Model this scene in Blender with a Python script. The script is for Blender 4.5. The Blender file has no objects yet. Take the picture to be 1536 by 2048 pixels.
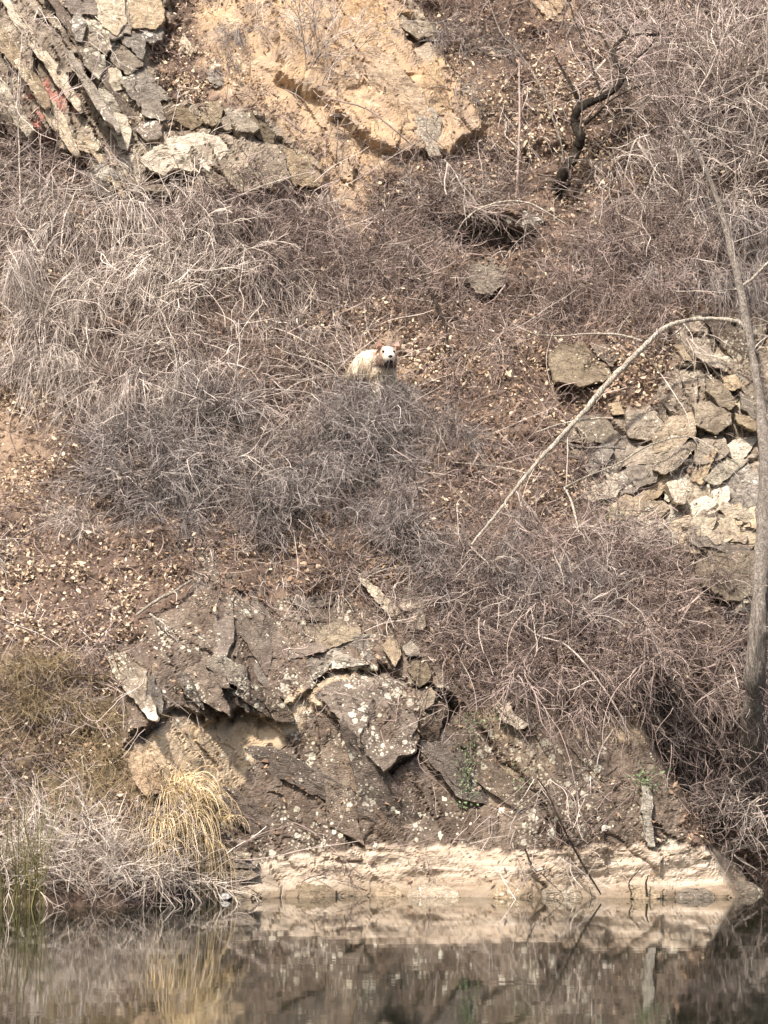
import bpy, math, random
import numpy as np
from mathutils import Vector, Matrix, Euler

rng = np.random.default_rng(7)
random.seed(7)
S = bpy.context.scene
COL = S.collection

# ------------------------------------------------------------------ camera
CAM = np.array([0.0, -30.0, 1.6])
FPX = 6000.0                         # focal length in pixels of the 1536 wide photograph
HOR = 1470.0                         # row of the horizon
PITCH = math.atan((HOR - 1024.0) / FPX)
cam_d = bpy.data.cameras.new('camera')
cam_d.sensor_fit = 'HORIZONTAL'
cam_d.sensor_width = 36.0
cam_d.lens = 36.0 * FPX / 1536.0
cam_d.clip_start = 0.5
cam_d.clip_end = 600
cam = bpy.data.objects.new('camera', cam_d)
cam.location = CAM
cam.rotation_euler = (math.pi / 2 + PITCH, 0, 0)
COL.objects.link(cam)
S.camera = cam

# ------------------------------------------------------------------ light
SUN_EL, SUN_AZ = math.radians(56), math.radians(208)   # azimuth clockwise from +Y; the sun stands behind the camera, to its left
w = bpy.data.worlds.new('World')
S.world = w
w.use_nodes = True
nt = w.node_tree
bg = nt.nodes['Background']
sky = nt.nodes.new('ShaderNodeTexSky')
sky.sky_type = 'NISHITA'
sky.sun_disc = False
sky.sun_elevation = SUN_EL
sky.sun_rotation = SUN_AZ
sky.air_density = 1.0
sky.dust_density = 6.0
sky.ozone_density = 0.6
nt.links.new(sky.outputs[0], bg.inputs[0])
bg.inputs[1].default_value = 0.072
sl = bpy.data.lights.new('sun', 'SUN')
sl.energy = 3.1
sl.angle = math.radians(4)
sl.color = (1.0, 0.885, 0.77)
so = bpy.data.objects.new('sun', sl)
sd = Vector((math.sin(SUN_AZ) * math.cos(SUN_EL), math.cos(SUN_AZ) * math.cos(SUN_EL), math.sin(SUN_EL)))
so.rotation_euler = sd.to_track_quat('Z', 'Y').to_euler()
so.location = (-10, -40, 40)
COL.objects.link(so)
S.view_settings.view_transform = 'Standard'
S.view_settings.look = 'None'
S.view_settings.gamma = 1.0
S.view_settings.use_curve_mapping = False
S.view_settings.exposure = 1.14
S.cycles.max_bounces = 4
S.cycles.diffuse_bounces = 2
S.cycles.glossy_bounces = 3

# ------------------------------------------------------------------ noise
def _hash(i, j, k, s=0):
    h = (i.astype(np.int64) * 374761393 + j.astype(np.int64) * 668265263 + k.astype(np.int64) * 2147483647 % 4294967291 + s * 974634777) & 0xFFFFFFFF
    h = (h ^ (h >> 13)) * 1274126177 & 0xFFFFFFFF
    h = (h ^ (h >> 16)) * 2246822519 & 0xFFFFFFFF
    h = h ^ (h >> 15)
    return h.astype(np.float64) / 4294967295.0

def vnoise(x, y, z=0.0, s=0):
    x = np.asarray(x, float); y = np.asarray(y, float); z = np.asarray(z, float) + 0 * x
    xi, yi, zi = np.floor(x), np.floor(y), np.floor(z)
    fx, fy, fz = x - xi, y - yi, z - zi
    fx = fx * fx * fx * (fx * (fx * 6 - 15) + 10)
    fy = fy * fy * fy * (fy * (fy * 6 - 15) + 10)
    fz = fz * fz * (3 - 2 * fz)
    r = 0
    for a in (0, 1):
        wx = fx if a else 1 - fx
        for b in (0, 1):
            wy = fy if b else 1 - fy
            for c in (0, 1):
                wz = fz if c else 1 - fz
                r = r + wx * wy * wz * _hash(xi + a, yi + b, zi + c, s)
    return r * 2 - 1

def fbm(x, y, z=0.0, o=4, s=0, g=0.5):
    r, a, f = 0, 1.0, 1.0
    for k in range(o):
        r = r + a * vnoise(x * f + 13.7 * k, y * f + 5.1 * k, np.asarray(z) * f, s + k)
        a *= g; f *= 2.03
    return r

def worley(x, y, s=0):
    """nearest and second nearest distance, id hash, and offset vector to the nearest seed"""
    xi, yi = np.floor(x), np.floor(y)
    f1 = np.full(x.shape, 9.0); f2 = np.full(x.shape, 9.0)
    idh = np.zeros(x.shape); dx1 = np.zeros(x.shape); dy1 = np.zeros(x.shape)
    for a in (-1, 0, 1):
        for b in (-1, 0, 1):
            cx = xi + a; cy = yi + b
            sx = cx + 0.1 + 0.8 * _hash(cx, cy, cx * 0, s); sy = cy + 0.1 + 0.8 * _hash(cx, cy, cx * 0 + 1, s)
            dx = x - sx; dy = y - sy
            d = np.hypot(dx, dy)
            n = d < f1
            f2 = np.where(n, f1, np.minimum(f2, d))
            idh = np.where(n, _hash(cx, cy, cx * 0 + 2, s), idh)
            dx1 = np.where(n, dx, dx1); dy1 = np.where(n, dy, dy1)
            f1 = np.where(n, d, f1)
    return f1, f2, idh, dx1, dy1

def sstep(a, b, x):
    t = np.clip((x - a) / (b - a), 0, 1)
    return t * t * (3 - 2 * t)

# ------------------------------------------------------------------ picture pixel <-> place
cp, sp_ = math.cos(PITCH), math.sin(PITCH)
def ray(px, py):
    u = (np.asarray(px, float) - 768.0) / FPX
    v = -(np.asarray(py, float) - 1024.0) / FPX
    return np.stack([u, cp - v * sp_, sp_ + v * cp], -1)      # camera forward = (0,cp,sp)

def proj(P):
    d = np.asarray(P, float) - CAM
    f = d[..., 1] * cp + d[..., 2] * sp_
    up = -d[..., 1] * sp_ + d[..., 2] * cp
    return 768.0 + FPX * d[..., 0] / f, 1024.0 - FPX * up / f

def ybase(x, z):
    prof = np.interp(z, [-3, 0, 1.0, 2.4, 3.2, 5.2, 7.6, 9.0, 12.0, 20], [-0.5, 0, 0.22, 0.70, 1.25, 2.9, 4.6, 5.4, 7.4, 13.0])
    left = np.interp(z, [-3, 0, 0.8, 2.4, 4.2, 12, 20], [-3.0, -1.5, -1.0, 0.15, 2.0, 7.4, 13.0])
    wl = 1 - sstep(-2.5, -1.55, x - 0.12 * z)
    y = prof * (1 - wl) + left * wl
    right = sstep(3.45, 3.72, x + 0.55 * z) * (1 - sstep(0.8, 2.6, z)) * 1.2
    y = y + right * 0.9
    y = y + 0.35 * vnoise(x * 0.45, z * 0.4, 0, 11) + 0.10 * vnoise(x * 1.1, z * 1.1, 0, 12)
    return y

def inpoly(px, py, poly):
    poly = np.asarray(poly, float)
    r = np.zeros(px.shape, bool)
    n = len(poly)
    for i in range(n):
        x1, y1 = poly[i]; x2, y2 = poly[(i + 1) % n]
        if y1 == y2: continue
        c = ((y1 > py) != (y2 > py)) & (px < (x2 - x1) * (py - y1) / (y2 - y1) + x1)
        r ^= c
    return r

def pmask(px, py, poly, soft=10.0, wob=8.0, s=0):
    """soft membership of a polygon with a wobbly border"""
    wx = wob * fbm(px / 22.0, py / 22.0, 0, 3, 50 + s); wy = wob * fbm(px / 22.0 + 50, py / 22.0, 0, 3, 70 + s)
    qx, qy = px + wx, py + wy
    ins = inpoly(qx, qy, poly)
    p = np.asarray(poly, float)
    d = np.full(px.shape, 1e9)
    for i in range(len(p)):
        a = p[i]; b = p[(i + 1) % len(p)]
        ab = b - a; L = ab @ ab + 1e-9
        t = np.clip(((qx - a[0]) * ab[0] + (qy - a[1]) * ab[1]) / L, 0, 1)
        d = np.minimum(d, np.hypot(qx - a[0] - t * ab[0], qy - a[1] - t * ab[1]))
    sd = np.where(ins, d, -d)
    return sstep(-soft, soft, sd)

CRACK = np.array([(225, 1520), (262, 1475), (300, 1445), (345, 1418), (385, 1430), (430, 1438), (480, 1425), (530, 1432), (570, 1405), (600, 1390),
                  (630, 1360), (660, 1345), (700, 1330), (745, 1338), (790, 1345), (820, 1370), (860, 1365), (890, 1385), (912, 1410)], float)
P_LOWROCK = [(255, 1500), (235, 1400), (240, 1300), (300, 1230), (400, 1180), (520, 1200), (600, 1180), (720, 1200), (830, 1260), (900, 1350), (980, 1400),
             (1060, 1390), (1180, 1440), (1290, 1460), (1350, 1560), (1380, 1700), (1460, 1700), (1510, 1800), (1510, 1860), (390, 1860), (420, 1760), (410, 1640), (330, 1590), (270, 1560)]
P_BAND = [(420, 1712), (520, 1722), (800, 1690), (1000, 1706), (1200, 1694), (1452, 1700), (1506, 1790), (1512, 1900), (380, 1900), (400, 1760)]
P_OCHRE = [(250, 1510), (330, 1450), (420, 1450), (520, 1450), (600, 1430), (560, 1490), (470, 1560), (440, 1600), (330, 1610), (270, 1580)]
P_OCHRE2 = [(1040, 1470), (1120, 1450), (1140, 1520), (1060, 1560), (1000, 1640), (960, 1590)]
P_UPLEFT = [(-200, -60), (350, -60), (345, 60), (300, 110), (330, 190), (400, 215), (540, 235), (600, 300), (650, 335), (650, 385), (480, 392), (430, 400), (300, 400), (200, 390), (150, 300), (30, 250), (-200, 240)]
P_ORANGE = [(540, -60), (800, -60), (830, 50), (880, 120), (930, 190), (975, 260), (900, 310), (760, 300), (700, 260), (640, 200), (560, 170)]
P_TANWALL = [(400, -60), (600, -60), (700, 100), (720, 250), (900, 300), (880, 345), (760, 340), (735, 440), (680, 520), (650, 440), (640, 300), (540, 240), (440, 200), (390, 60)]
P_ORANGE2 = [(1050, -60), (1180, -60), (1150, 40), (1080, 50)]
P_RIGHT = [(1115, 880), (1150, 845), (1300, 815), (1350, 700), (1340, 650), (1420, 630), (1600, 640), (1700, 1300), (1500, 1270), (1400, 1200), (1380, 1120), (1290, 1090), (1220, 1050), (1180, 960)]
P_SOILS = [[(-100, 760), (60, 800), (110, 850), (90, 960), (60, 1030), (-100, 1010)], [(720, 650), (800, 660), (830, 740), (800, 800), (770, 800), (740, 700)],
           [(380, 30), (560, 20), (620, 180), (640, 280), (560, 240), (450, 150)], [(640, 380), (700, 330), (730, 520), (660, 480)],
           [(-100, 560), (40, 580), (30, 700), (-100, 700)], [(900, 120), (1010, 180), (990, 270), (930, 250)]]
PROT = [  # (polygon, metres proud)
    (P_ORANGE, 0.25), (P_UPLEFT, 0.25), (P_RIGHT, 0.12)]
P_PLATE = [(610, 1392), (640, 1362), (700, 1345), (780, 1352), (838, 1380), (842, 1450), (835, 1500), (775, 1545), (745, 1540), (700, 1470), (650, 1420)]
P_CAVES = [[(850, 445), (960, 430), (1070, 440), (1080, 485), (990, 512), (880, 505)], [(885, 935), (935, 935), (930, 965), (890, 962)],
           [(600, 470), (650, 470), (650, 500), (610, 500)], [(290, 975), (350, 985), (360, 1010), (300, 1010)],
           [(930, 560), (940, 590), (920, 620), (905, 600)], [(1400, 640), (1460, 650), (1490, 730), (1440, 710)],
           [(800, 40), (850, 60), (880, 120), (850, 120), (810, 80)], [(380, 330), (300, 345), (300, 375), (390, 372)]]
SEAMS = [([(600, 1395), (650, 1440), (700, 1500), (760, 1560), (800, 1600)], 5, 0.07), ([(540, 1490), (570, 1570), (610, 1640), (655, 1725)], 5, 0.06), ([(455, 1560), (478, 1640), (512, 1705)], 4, 0.05),
         ([(925, 1410), (960, 1460), (1010, 1520), (1060, 1570), (1100, 1640), (1150, 1705)], 5, 0.07), ([(1000, 1590), (1040, 1596), (1080, 1590)], 6, 0.08), ([(300, 1230), (360, 1280), (420, 1310), (470, 1380)], 5, 0.06),
         ([(380, 1180), (430, 1240), (480, 1300), (500, 1350)], 4, 0.05), ([(1405, 880), (1350, 920), (1305, 955), (1290, 1000), (1325, 1055), (1370, 1090)], 8, 0.12), ([(1208, 830), (1245, 880), (1290, 950)], 6, 0.09),
         ([(700, 186), (760, 172), (830, 160), (905, 148)], 5, 0.07), ([(760, 30), (800, 80), (850, 150)], 4, 0.05), ([(240, 262), (330, 268), (400, 250), (480, 285), (560, 290)], 6, 0.10), ([(1120, 892), (1200, 905), (1260, 915)], 6, 0.10)]
TH = math.radians(57)
def bedding(px, py):
    """coordinates along and across the slanting rock layers"""
    return px * math.cos(TH) + py * math.sin(TH), -px * math.sin(TH) + py * math.cos(TH)

def fields(x, z):
    """terrain depth and the surface masks at wall coordinates x, z"""
    yb = ybase(x, z)
    px, py = proj(np.stack([x, yb, z], -1))
    m = {}
    low = pmask(px, py, P_LOWROCK, 10, 14, 1)
    upl = pmask(px, py, P_UPLEFT, 8, 10, 2)
    org = np.maximum(np.maximum(pmask(px, py, P_ORANGE, 10, 12, 3), 0.75 * pmask(px, py, P_TANWALL, 18, 20, 63)), pmask(px, py, P_ORANGE2, 8, 8, 4))
    rig = pmask(px, py, P_RIGHT, 10, 14, 5)
    rock = np.clip(low + upl + org + rig, 0, 1)
    y = yb.copy()
    # soil slope relief: small terraces, runnels, bumps
    soft = 1 - rock
    y -= soft * (0.09 * fbm(x * 2.6, z * 2.2, 0, 4, 21) + 0.02 * fbm(x * 14, z * 12, 0, 3, 22))
    st = z * 2.3 + 0.7 * vnoise(x * 0.9, z * 0.5, 0, 31)
    y -= soft * 0.10 * (np.abs((st % 1.0) - 0.5) * 2 - 0.5) * (0.4 + 0.6 * sstep(-0.2, 0.5, vnoise(x * 0.8, z * 0.8, 0, 33)))
    # fractured rock: slanting plates at three sizes
    a, b = bedding(px + 8 * fbm(px / 40, py / 40, 0, 2, 5), py + 8 * fbm(px / 40, py / 40, 0, 2, 6))
    for (la, lb, amp, tilt, sd) in ((230, 80, 0.040, 0.09, 1), (100, 30, 0.020, 0.04, 2), (34, 12, 0.007, 0.015, 3)):
        f1, f2, idh, dx, dy = worley(a / la, b / lb, sd)
        h = amp * (idh * 2 - 1) + tilt * (dx * (idh * 7 % 1 - 0.5) * 2 + dy * (idh * 13 % 1 - 0.5) * 2)
        crack = 1 - sstep(0.0, 0.07, f2 - f1)
        y -= rock * (h - crack * amp * 0.6) * (1 + 1.0 * upl + 1.3 * rig - 0.35 * low)
    y -= rock * (0.004 * fbm(x * 16, z * 16, 0, 4, 41) + 0.03 * fbm(x * 2.4, z * 2.4, 0, 2, 42))
    for pts, wd_, dp_ in SEAMS:
        dd = np.full(px.shape, 1e9)
        for (p0, p1) in zip(pts[:-1], pts[1:]):
            ab = np.subtract(p1, p0).astype(float)
            t = np.clip(((px - p0[0]) * ab[0] + (py - p0[1]) * ab[1]) / (ab @ ab), 0, 1)
            dd = np.minimum(dd, np.hypot(px - p0[0] - t * ab[0], py - p0[1] - t * ab[1]))
        y += 0.8 * dp_ * (1 - sstep(wd_ * 0.1, wd_ * 1.5, dd + 3.5 * vnoise(px / 9, py / 9, 0, 91)))
    for poly, d in PROT:
        y -= d * pmask(px, py, poly, 9, 8, 9)
    # the jagged overhang of the lower cliff: rock above the crack stands proud
    jag = 9 * (2 * worley(px / 26.0, px * 0 + 3.3, 8)[2] - 1) + 4 * fbm(px / 9.0, px * 0, 0, 2, 90)
    cy = np.interp(px, CRACK[:, 0], CRACK[:, 1]) + jag
    span = sstep(215, 270, px) * (1 - sstep(880, 940, px))
    dist = cy - py                                    # > 0 above the crack
    over = sstep(-1.5, 3.5, dist) * np.exp(-np.clip(dist, 0, None) / 150.0)
    gap = np.exp(-((dist + 9) / 9.0) ** 2)
    depthv = 0.6 + 0.5 * vnoise(px / 60.0, px * 0, 0, 77)
    y -= span * (0.26 * over * depthv)
    y += span * gap * 0.09 * sstep(-0.3, 0.3, vnoise(px / 45.0, px * 0, 0, 78))
    # second crack, running down to the right then back to the left under the big plate
    C2 = [(842, 1370), (905, 1395), (912, 1425), (880, 1460), (835, 1500), (775, 1545), (755, 1552)]
    dd = np.full(px.shape, 1e9)
    for (p0, p1) in zip(C2[:-1], C2[1:]):
        ab = np.subtract(p1, p0).astype(float)
        t = np.clip(((px - p0[0]) * ab[0] + (py - p0[1]) * ab[1]) / (ab @ ab), 0, 1)
        dd = np.minimum(dd, np.hypot(px - p0[0] - t * ab[0], py - p0[1] - t * ab[1]))
    y += 0.14 * (1 - sstep(4, 9, dd + 3 * vnoise(px / 12, py / 12, 0, 4)))
    y -= 0.09 * pmask(px, py, P_PLATE, 3, 4, 12)
    # water-worn foot of the cliff: lies forward in horizontal steps
    band = pmask(px, py, P_BAND, 5, 10, 13)
    y -= band * (0.07 + 0.010 * np.sin(z * 26 + 3 * vnoise(x * 2, z * 6, 0, 15)) + 0.034 * fbm(x * 3.5, z * 5, 0, 4, 16))
    foot = sstep(0.16, 0.0, z + 0.05 * vnoise(x * 3.1, x * 0, 0, 19)) * low
    y -= foot * (0.12 + 0.10 * vnoise(x * 2.3, x * 0, 0, 18))
    cave = np.zeros(px.shape)
    for k, c in enumerate(P_CAVES):
        cave = np.maximum(cave, pmask(px, py, c, 9, 7, 20 + k))
    y += 0.30 * cave + 0.25 * pmask(px, py, P_CAVES[0], 9, 7, 20)
    m['rock'] = rock; m['orange'] = org; m['band'] = band
    m['ochre'] = np.maximum(pmask(px, py, P_OCHRE, 16, 16, 30), 0.25 * pmask(px, py, P_OCHRE2, 20, 16, 31))
    m['ochre'] = np.maximum(m['ochre'], 0.8 * pmask(px, py, [(500, 50), (700, 0), (760, 200), (700, 380), (560, 300)], 30, 25, 32) * (1 - upl))
    m['ochre'] = np.maximum(m['ochre'], 0.8 * pmask(px, py, [(620, 1370), (700, 1350), (700, 1375), (640, 1410), (560, 1440), (520, 1470), (500, 1440)], 6, 6, 33))
    m['ochre'] = np.maximum(m['ochre'], 0.7 * pmask(px, py, [(930, 1400), (1150, 1440), (1330, 1440), (1300, 1480), (1100, 1490), (960, 1450)], 16, 16, 34))
    m['upl'] = upl; m['rig'] = rig
    soil = np.zeros(px.shape)
    for k, c in enumerate(P_SOILS):
        soil = np.maximum(soil, pmask(px, py, c, 18, 14, 40 + k))
    m['soil'] = soil
    m['red'] = pmask(px, py, [(60, 170), (110, 165), (130, 215), (175, 205), (160, 225), (110, 240), (90, 320), (60, 330), (50, 250)], 14, 16, 60) * sstep(-0.3, 0.6, fbm(px / 14, py / 20, 0, 3, 61))
    m['olive'] = pmask(px, py, [(-400, 1320), (150, 1300), (260, 1420), (280, 1560), (200, 1700), (-400, 1700)], 40, 30, 62)
    return y, m

def yterr(x, z):
    return fields(np.atleast_1d(np.asarray(x, float)), np.atleast_1d(np.asarray(z, float)))[0]

# precomputed depth table for quick lookups
_gx = np.arange(-7.0, 7.001, 0.03); _gz = np.arange(-0.6, 14.0, 0.03)
_GX, _GZ = np.meshgrid(_gx, _gz)
_TY, _TM = fields(_GX, _GZ)
def _look(T, x, z):
    fx = np.clip((np.asarray(x) - _gx[0]) / 0.03, 0, len(_gx) - 1.001); fz = np.clip((np.asarray(z) - _gz[0]) / 0.03, 0, len(_gz) - 1.001)
    i = fx.astype(int); j = fz.astype(int); a = fx - i; b = fz - j
    return (T[j, i] * (1 - a) + T[j, i + 1] * a) * (1 - b) + (T[j + 1, i] * (1 - a) + T[j + 1, i + 1] * a) * b
def ylook(x, z): return _look(_TY, x, z)

def hit(px, py, off=0.0):
    """where the line of sight through a pixel meets the hillside (off metres in front of it)"""
    d = ray(px, py)
    Y = np.full(d.shape[:-1], 1.0)
    for _ in range(14):
        t = (Y - CAM[1]) / d[..., 1]
        X = CAM[0] + d[..., 0] * t; Z = CAM[2] + d[..., 2] * t
        Y = 0.4 * Y + 0.6 * ylook(X, Z)
    Y = Y - off
    t = (Y - CAM[1]) / d[..., 1]
    return np.stack([d[..., 0] * t, Y, CAM[2] + d[..., 2] * t], -1)

# ------------------------------------------------------------------ mesh helpers
def mesh_np(name, V, F, mat=None, smooth=False, attrs=None):
    V = np.asarray(V, np.float32).reshape(-1, 3); F = np.asarray(F, np.int32)
    me = bpy.data.meshes.new(name)
    n, k = F.shape
    me.vertices.add(len(V)); me.vertices.foreach_set('co', V.ravel())
    me.loops.add(n * k); me.loops.foreach_set('vertex_index', F.ravel())
    me.polygons.add(n)
    me.polygons.foreach_set('loop_start', np.arange(0, n * k, k, dtype=np.int32))
    me.polygons.foreach_set('use_smooth', np.full(n, smooth))
    if attrs:
        for a, v in attrs.items():
            at = me.attributes.new(a, 'FLOAT', 'POINT')
            at.data.foreach_set('value', np.asarray(v, np.float32).ravel())
    me.update(calc_edges=True)
    me.validate()
    if mat: me.materials.append(mat)
    return me

def link(name, me, parent=None, loc=None):
    o = bpy.data.objects.new(name, me)
    COL.objects.link(o)
    if loc is not None: o.location = [float(v) for v in loc]
    if parent is not None: o.parent = parent
    return o

def thing(name, label, cat, loc=(0, 0, 0), group=None, me=None, kind=None):
    o = link(name, me, None, loc)
    o['label'] = label; o['category'] = cat
    if group: o['group'] = group
    if kind: o['kind'] = kind
    return o

def tubes(P, R, sides=3):
    """P (T,N,3) centre lines, R (T,N) radii -> vertices, quads"""
    P = np.asarray(P, float); R = np.asarray(R, float)
    T, N, _ = P.shape
    t = np.gradient(P, axis=1)
    t /= np.linalg.norm(t, axis=2, keepdims=True) + 1e-9
    ref = np.zeros_like(t); ref[..., 0] = 0.31; ref[..., 1] = 0.87; ref[..., 2] = 0.38
    n = np.cross(t, ref); n /= np.linalg.norm(n, axis=2, keepdims=True) + 1e-9
    b = np.cross(t, n)
    ang = np.arange(sides) * 2 * math.pi / sides
    V = P[:, :, None, :] + R[:, :, None, None] * (np.cos(ang)[None, None, :, None] * n[:, :, None, :] + np.sin(ang)[None, None, :, None] * b[:, :, None, :])
    idx = np.arange(T * N * sides).reshape(T, N, sides)
    a = idx[:, :-1, :]; c = idx[:, 1:, :]
    F = np.stack([a, np.roll(a, -1, 2), np.roll(c, -1, 2), c], -1).reshape(-1, 4)
    return V.reshape(-1, 3), F

def join(parts):
    Vs, Fs, o = [], [], 0
    for V, F in parts:
        Vs.append(V); Fs.append(F + o); o += len(V)
    return np.concatenate(Vs), np.concatenate(Fs)

def unit(v): return v / (np.linalg.norm(v, axis=-1, keepdims=True) + 1e-9)

def grow(start, dirs, length, N, wob=0.25, grav=0.0, up=0.0, r=rng):
    T = len(start)
    P = np.zeros((T, N, 3)); P[:, 0] = start
    d = unit(dirs.copy()); drift = r.normal(0, 1, (T, 3))
    step = (length / (N - 1))[:, None]
    for k in range(1, N):
        drift = 0.55 * drift + 0.85 * r.normal(0, 1, (T, 3))
        d = d + wob * drift
        d[:, 2] += -grav * k / N + up
        d = unit(d)
        P[:, k] = P[:, k - 1] + d * step
    return P

def sample_on(P, R, n, lo=0.2, hi=1.0, r=rng):
    T, N, _ = P.shape
    ti = r.integers(0, T, n); f = (lo + (hi - lo) * r.random(n)) * (N - 1.001)
    k = f.astype(int); a = (f - k)[:, None]
    p = P[ti, k] * (1 - a) + P[ti, k + 1] * a
    d = unit(P[ti, k + 1] - P[ti, k])
    return p, d, R[ti, k]

def smooth_path(pts, n, jitter=0.0, r=rng):
    """Catmull-Rom through the points"""
    pts = np.asarray(pts, float)
    if len(pts) == 2: pts = np.array([pts[0], (pts[0] + pts[1]) / 2, pts[1]])
    p = np.vstack([2 * pts[0] - pts[1], pts, 2 * pts[-1] - pts[-2]])
    m = len(pts) - 1
    u = np.linspace(0, m - 1e-6, n); i = u.astype(int); t = (u - i)[:, None]
    p0, p1, p2, p3 = p[i], p[i + 1], p[i + 2], p[i + 3]
    q = 0.5 * ((2 * p1) + (-p0 + p2) * t + (2 * p0 - 5 * p1 + 4 * p2 - p3) * t ** 2 + (-p0 + 3 * p1 - 3 * p2 + p3) * t ** 3)
    if jitter:
        q = q + jitter * np.cumsum(r.normal(0, 0.4, q.shape), 0) * np.linspace(0, 1, n)[:, None] ** 0.3 * 0.4 + jitter * r.normal(0, 0.3, q.shape)
    return q

# ------------------------------------------------------------------ materials
def new_mat(name):
    m = bpy.data.materials.new(name); m.use_nodes = True
    t = m.node_tree; b = t.nodes['Principled BSDF']
    b.inputs['Roughness'].default_value = 0.9
    b.inputs['Specular IOR Level'].default_value = 0.2
    return m, t, b

class NB:
    """terse node builder"""
    def __init__(s, t): s.t = t; s.pos = None
    def n(s, ty, **kw):
        nd = s.t.nodes.new(ty)
        for k, v in kw.items(): setattr(nd, k, v)
        return nd
    def l(s, a, b): s.t.links.new(a, b)
    def P(s):
        if s.pos is None: s.pos = s.n('ShaderNodeNewGeometry').outputs['Position']
        return s.pos
    def mapped(s, scale=(1, 1, 1), rot=(0, 0, 0), loc=(0, 0, 0), src=None):
        m = s.n('ShaderNodeMapping'); s.l(src or s.P(), m.inputs[0])
        m.inputs['Scale'].default_value = scale; m.inputs['Rotation'].default_value = rot; m.inputs['Location'].default_value = loc
        return m.outputs[0]
    def noise(s, sc, det=4, rough=0.6, vec=None, dist=0.0):
        m = s.n('ShaderNodeTexNoise'); s.l(vec or s.P(), m.inputs['Vector'])
        m.inputs['Scale'].default_value = sc; m.inputs['Detail'].default_value = det; m.inputs['Roughness'].default_value = rough
        m.inputs['Distortion'].default_value = dist
        return m.outputs[0]
    def voro(s, sc, feat='F1', vec=None, out='Distance', rnd=1.0):
        m = s.n('ShaderNodeTexVoronoi', feature=feat); s.l(vec or s.P(), m.inputs['Vector'])
        m.inputs['Scale'].default_value = sc; m.inputs['Randomness'].default_value = rnd
        return m.outputs[out]
    def ramp(s, src, a, b, c0=(0, 0, 0, 1), c1=(1, 1, 1, 1), mid=None):
        m = s.n('ShaderNodeValToRGB'); s.l(src, m.inputs[0])
        e = m.color_ramp.elements; e[0].position = a; e[1].position = b; e[0].color = c0; e[1].color = c1
        if mid:
            q = e.new(mid[0]); q.color = mid[1]
        return m.outputs[0]
    def mix(s, f, a, b, mode='MIX'):
        m = s.n('ShaderNodeMix', data_type='RGBA', blend_type=mode)
        for v, i in ((f, 0), (a, 6), (b, 7)):
            if isinstance(v, (int, float)): m.inputs[i].default_value = v
            elif isinstance(v, tuple): m.inputs[i].default_value = v if len(v) == 4 else v + (1,)
            else: s.l(v, m.inputs[i])
        return m.outputs[2]
    def math(s, op, a, b=0.0):
        m = s.n('ShaderNodeMath', operation=op)
        for v, i in ((a, 0), (b, 1)):
            if isinstance(v, (int, float)): m.inputs[i].default_value = v
            else: s.l(v, m.inputs[i])
        return m.outputs[0]
    def attr(s, name):
        m = s.n('ShaderNodeAttribute'); m.attribute_name = name
        return m.outputs['Fac']
    def bump(s, h, strength, dist, prev=None):
        m = s.n('ShaderNodeBump'); s.l(h, m.inputs['Height'])
        m.inputs['Strength'].default_value = strength; m.inputs['Distance'].default_value = dist
        if prev: s.l(prev, m.inputs['Normal'])
        return m.outputs[0]

BED = (0, TH, 0)      # turns the layers of the rock
def rock_nodes(g, c1, c2, c3, lichen=0.3, lsc=9.0, lcol=(0.62, 0.60, 0.50)):
    big = g.ramp(g.noise(1.6, 5, 0.65), 0.35, 0.65)
    streak = g.ramp(g.noise(3.0, 6, 0.7, g.mapped((1.0, 1.5, 7.0), BED), 0.6), 0.32, 0.68)
    fine = g.ramp(g.noise(28, 6, 0.75), 0.25, 0.75)
    c = g.mix(big, c1, c2)
    c = g.mix(g.math('MULTIPLY', streak, 0.6), c, c3)
    c = g.mix(0.9, c, g.mix(fine, (0.42, 0.40, 0.38), (1.5, 1.5, 1.5)), 'MULTIPLY')
    stain = g.ramp(g.noise(6.5, 6, 0.75, g.mapped((1, 1.3, 1.8), BED, (4, 0, 7)), 0.5), 0.46, 0.62)
    c = g.mix(g.math('MULTIPLY', stain, 0.55), c, g.mix(0.5, c3, c, 'MULTIPLY'))
    vein = g.ramp(g.noise(5.0, 4, 0.6, g.mapped((1, 1, 4.0), BED, (1, 2, 3)), 0.8), 0.485, 0.5, mid=None)
    vein2 = g.ramp(g.noise(5.0, 4, 0.6, g.mapped((1, 1, 4.0), BED, (1, 2, 3)), 0.8), 0.5, 0.515)
    c = g.mix(g.math('MULTIPLY', g.math('SUBTRACT', vein, vein2), 0.7), c, (0.045, 0.035, 0.03))
    # round pale lichen spots in loose colonies
    v = g.voro(lsc, vec=g.mapped((1, 1, 1), loc=(3, 1, 2)))
    rad = g.math('MULTIPLY', g.ramp(g.noise(2.3, 3, 0.6), 0.38, 0.62), 0.40 * lichen + 0.12)
    wob = g.math('MULTIPLY', g.noise(45, 3), 0.16)
    spot = g.ramp(g.math('SUBTRACT', rad, g.math('ADD', g.math('MULTIPLY', v, 1.0), wob)), 0.0, 0.03)
    v2 = g.voro(lsc * 3.2)
    spot2 = g.ramp(g.math('SUBTRACT', g.math('MULTIPLY', rad, 0.9), v2), 0.0, 0.05)
    sp = g.math('MAXIMUM', spot, g.math('MULTIPLY', spot2, 0.8))
    c = g.mix(g.math('MULTIPLY', sp, 0.9), c, lcol)
    h = g.math('ADD', g.noise(14, 8, 0.75, g.mapped((1.0, 1.5, 3.0), BED)), g.math('MULTIPLY', g.voro(22, 'DISTANCE_TO_EDGE', g.mapped((1, 1, 2.2), BED)), 0.5))
    return c, h

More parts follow.
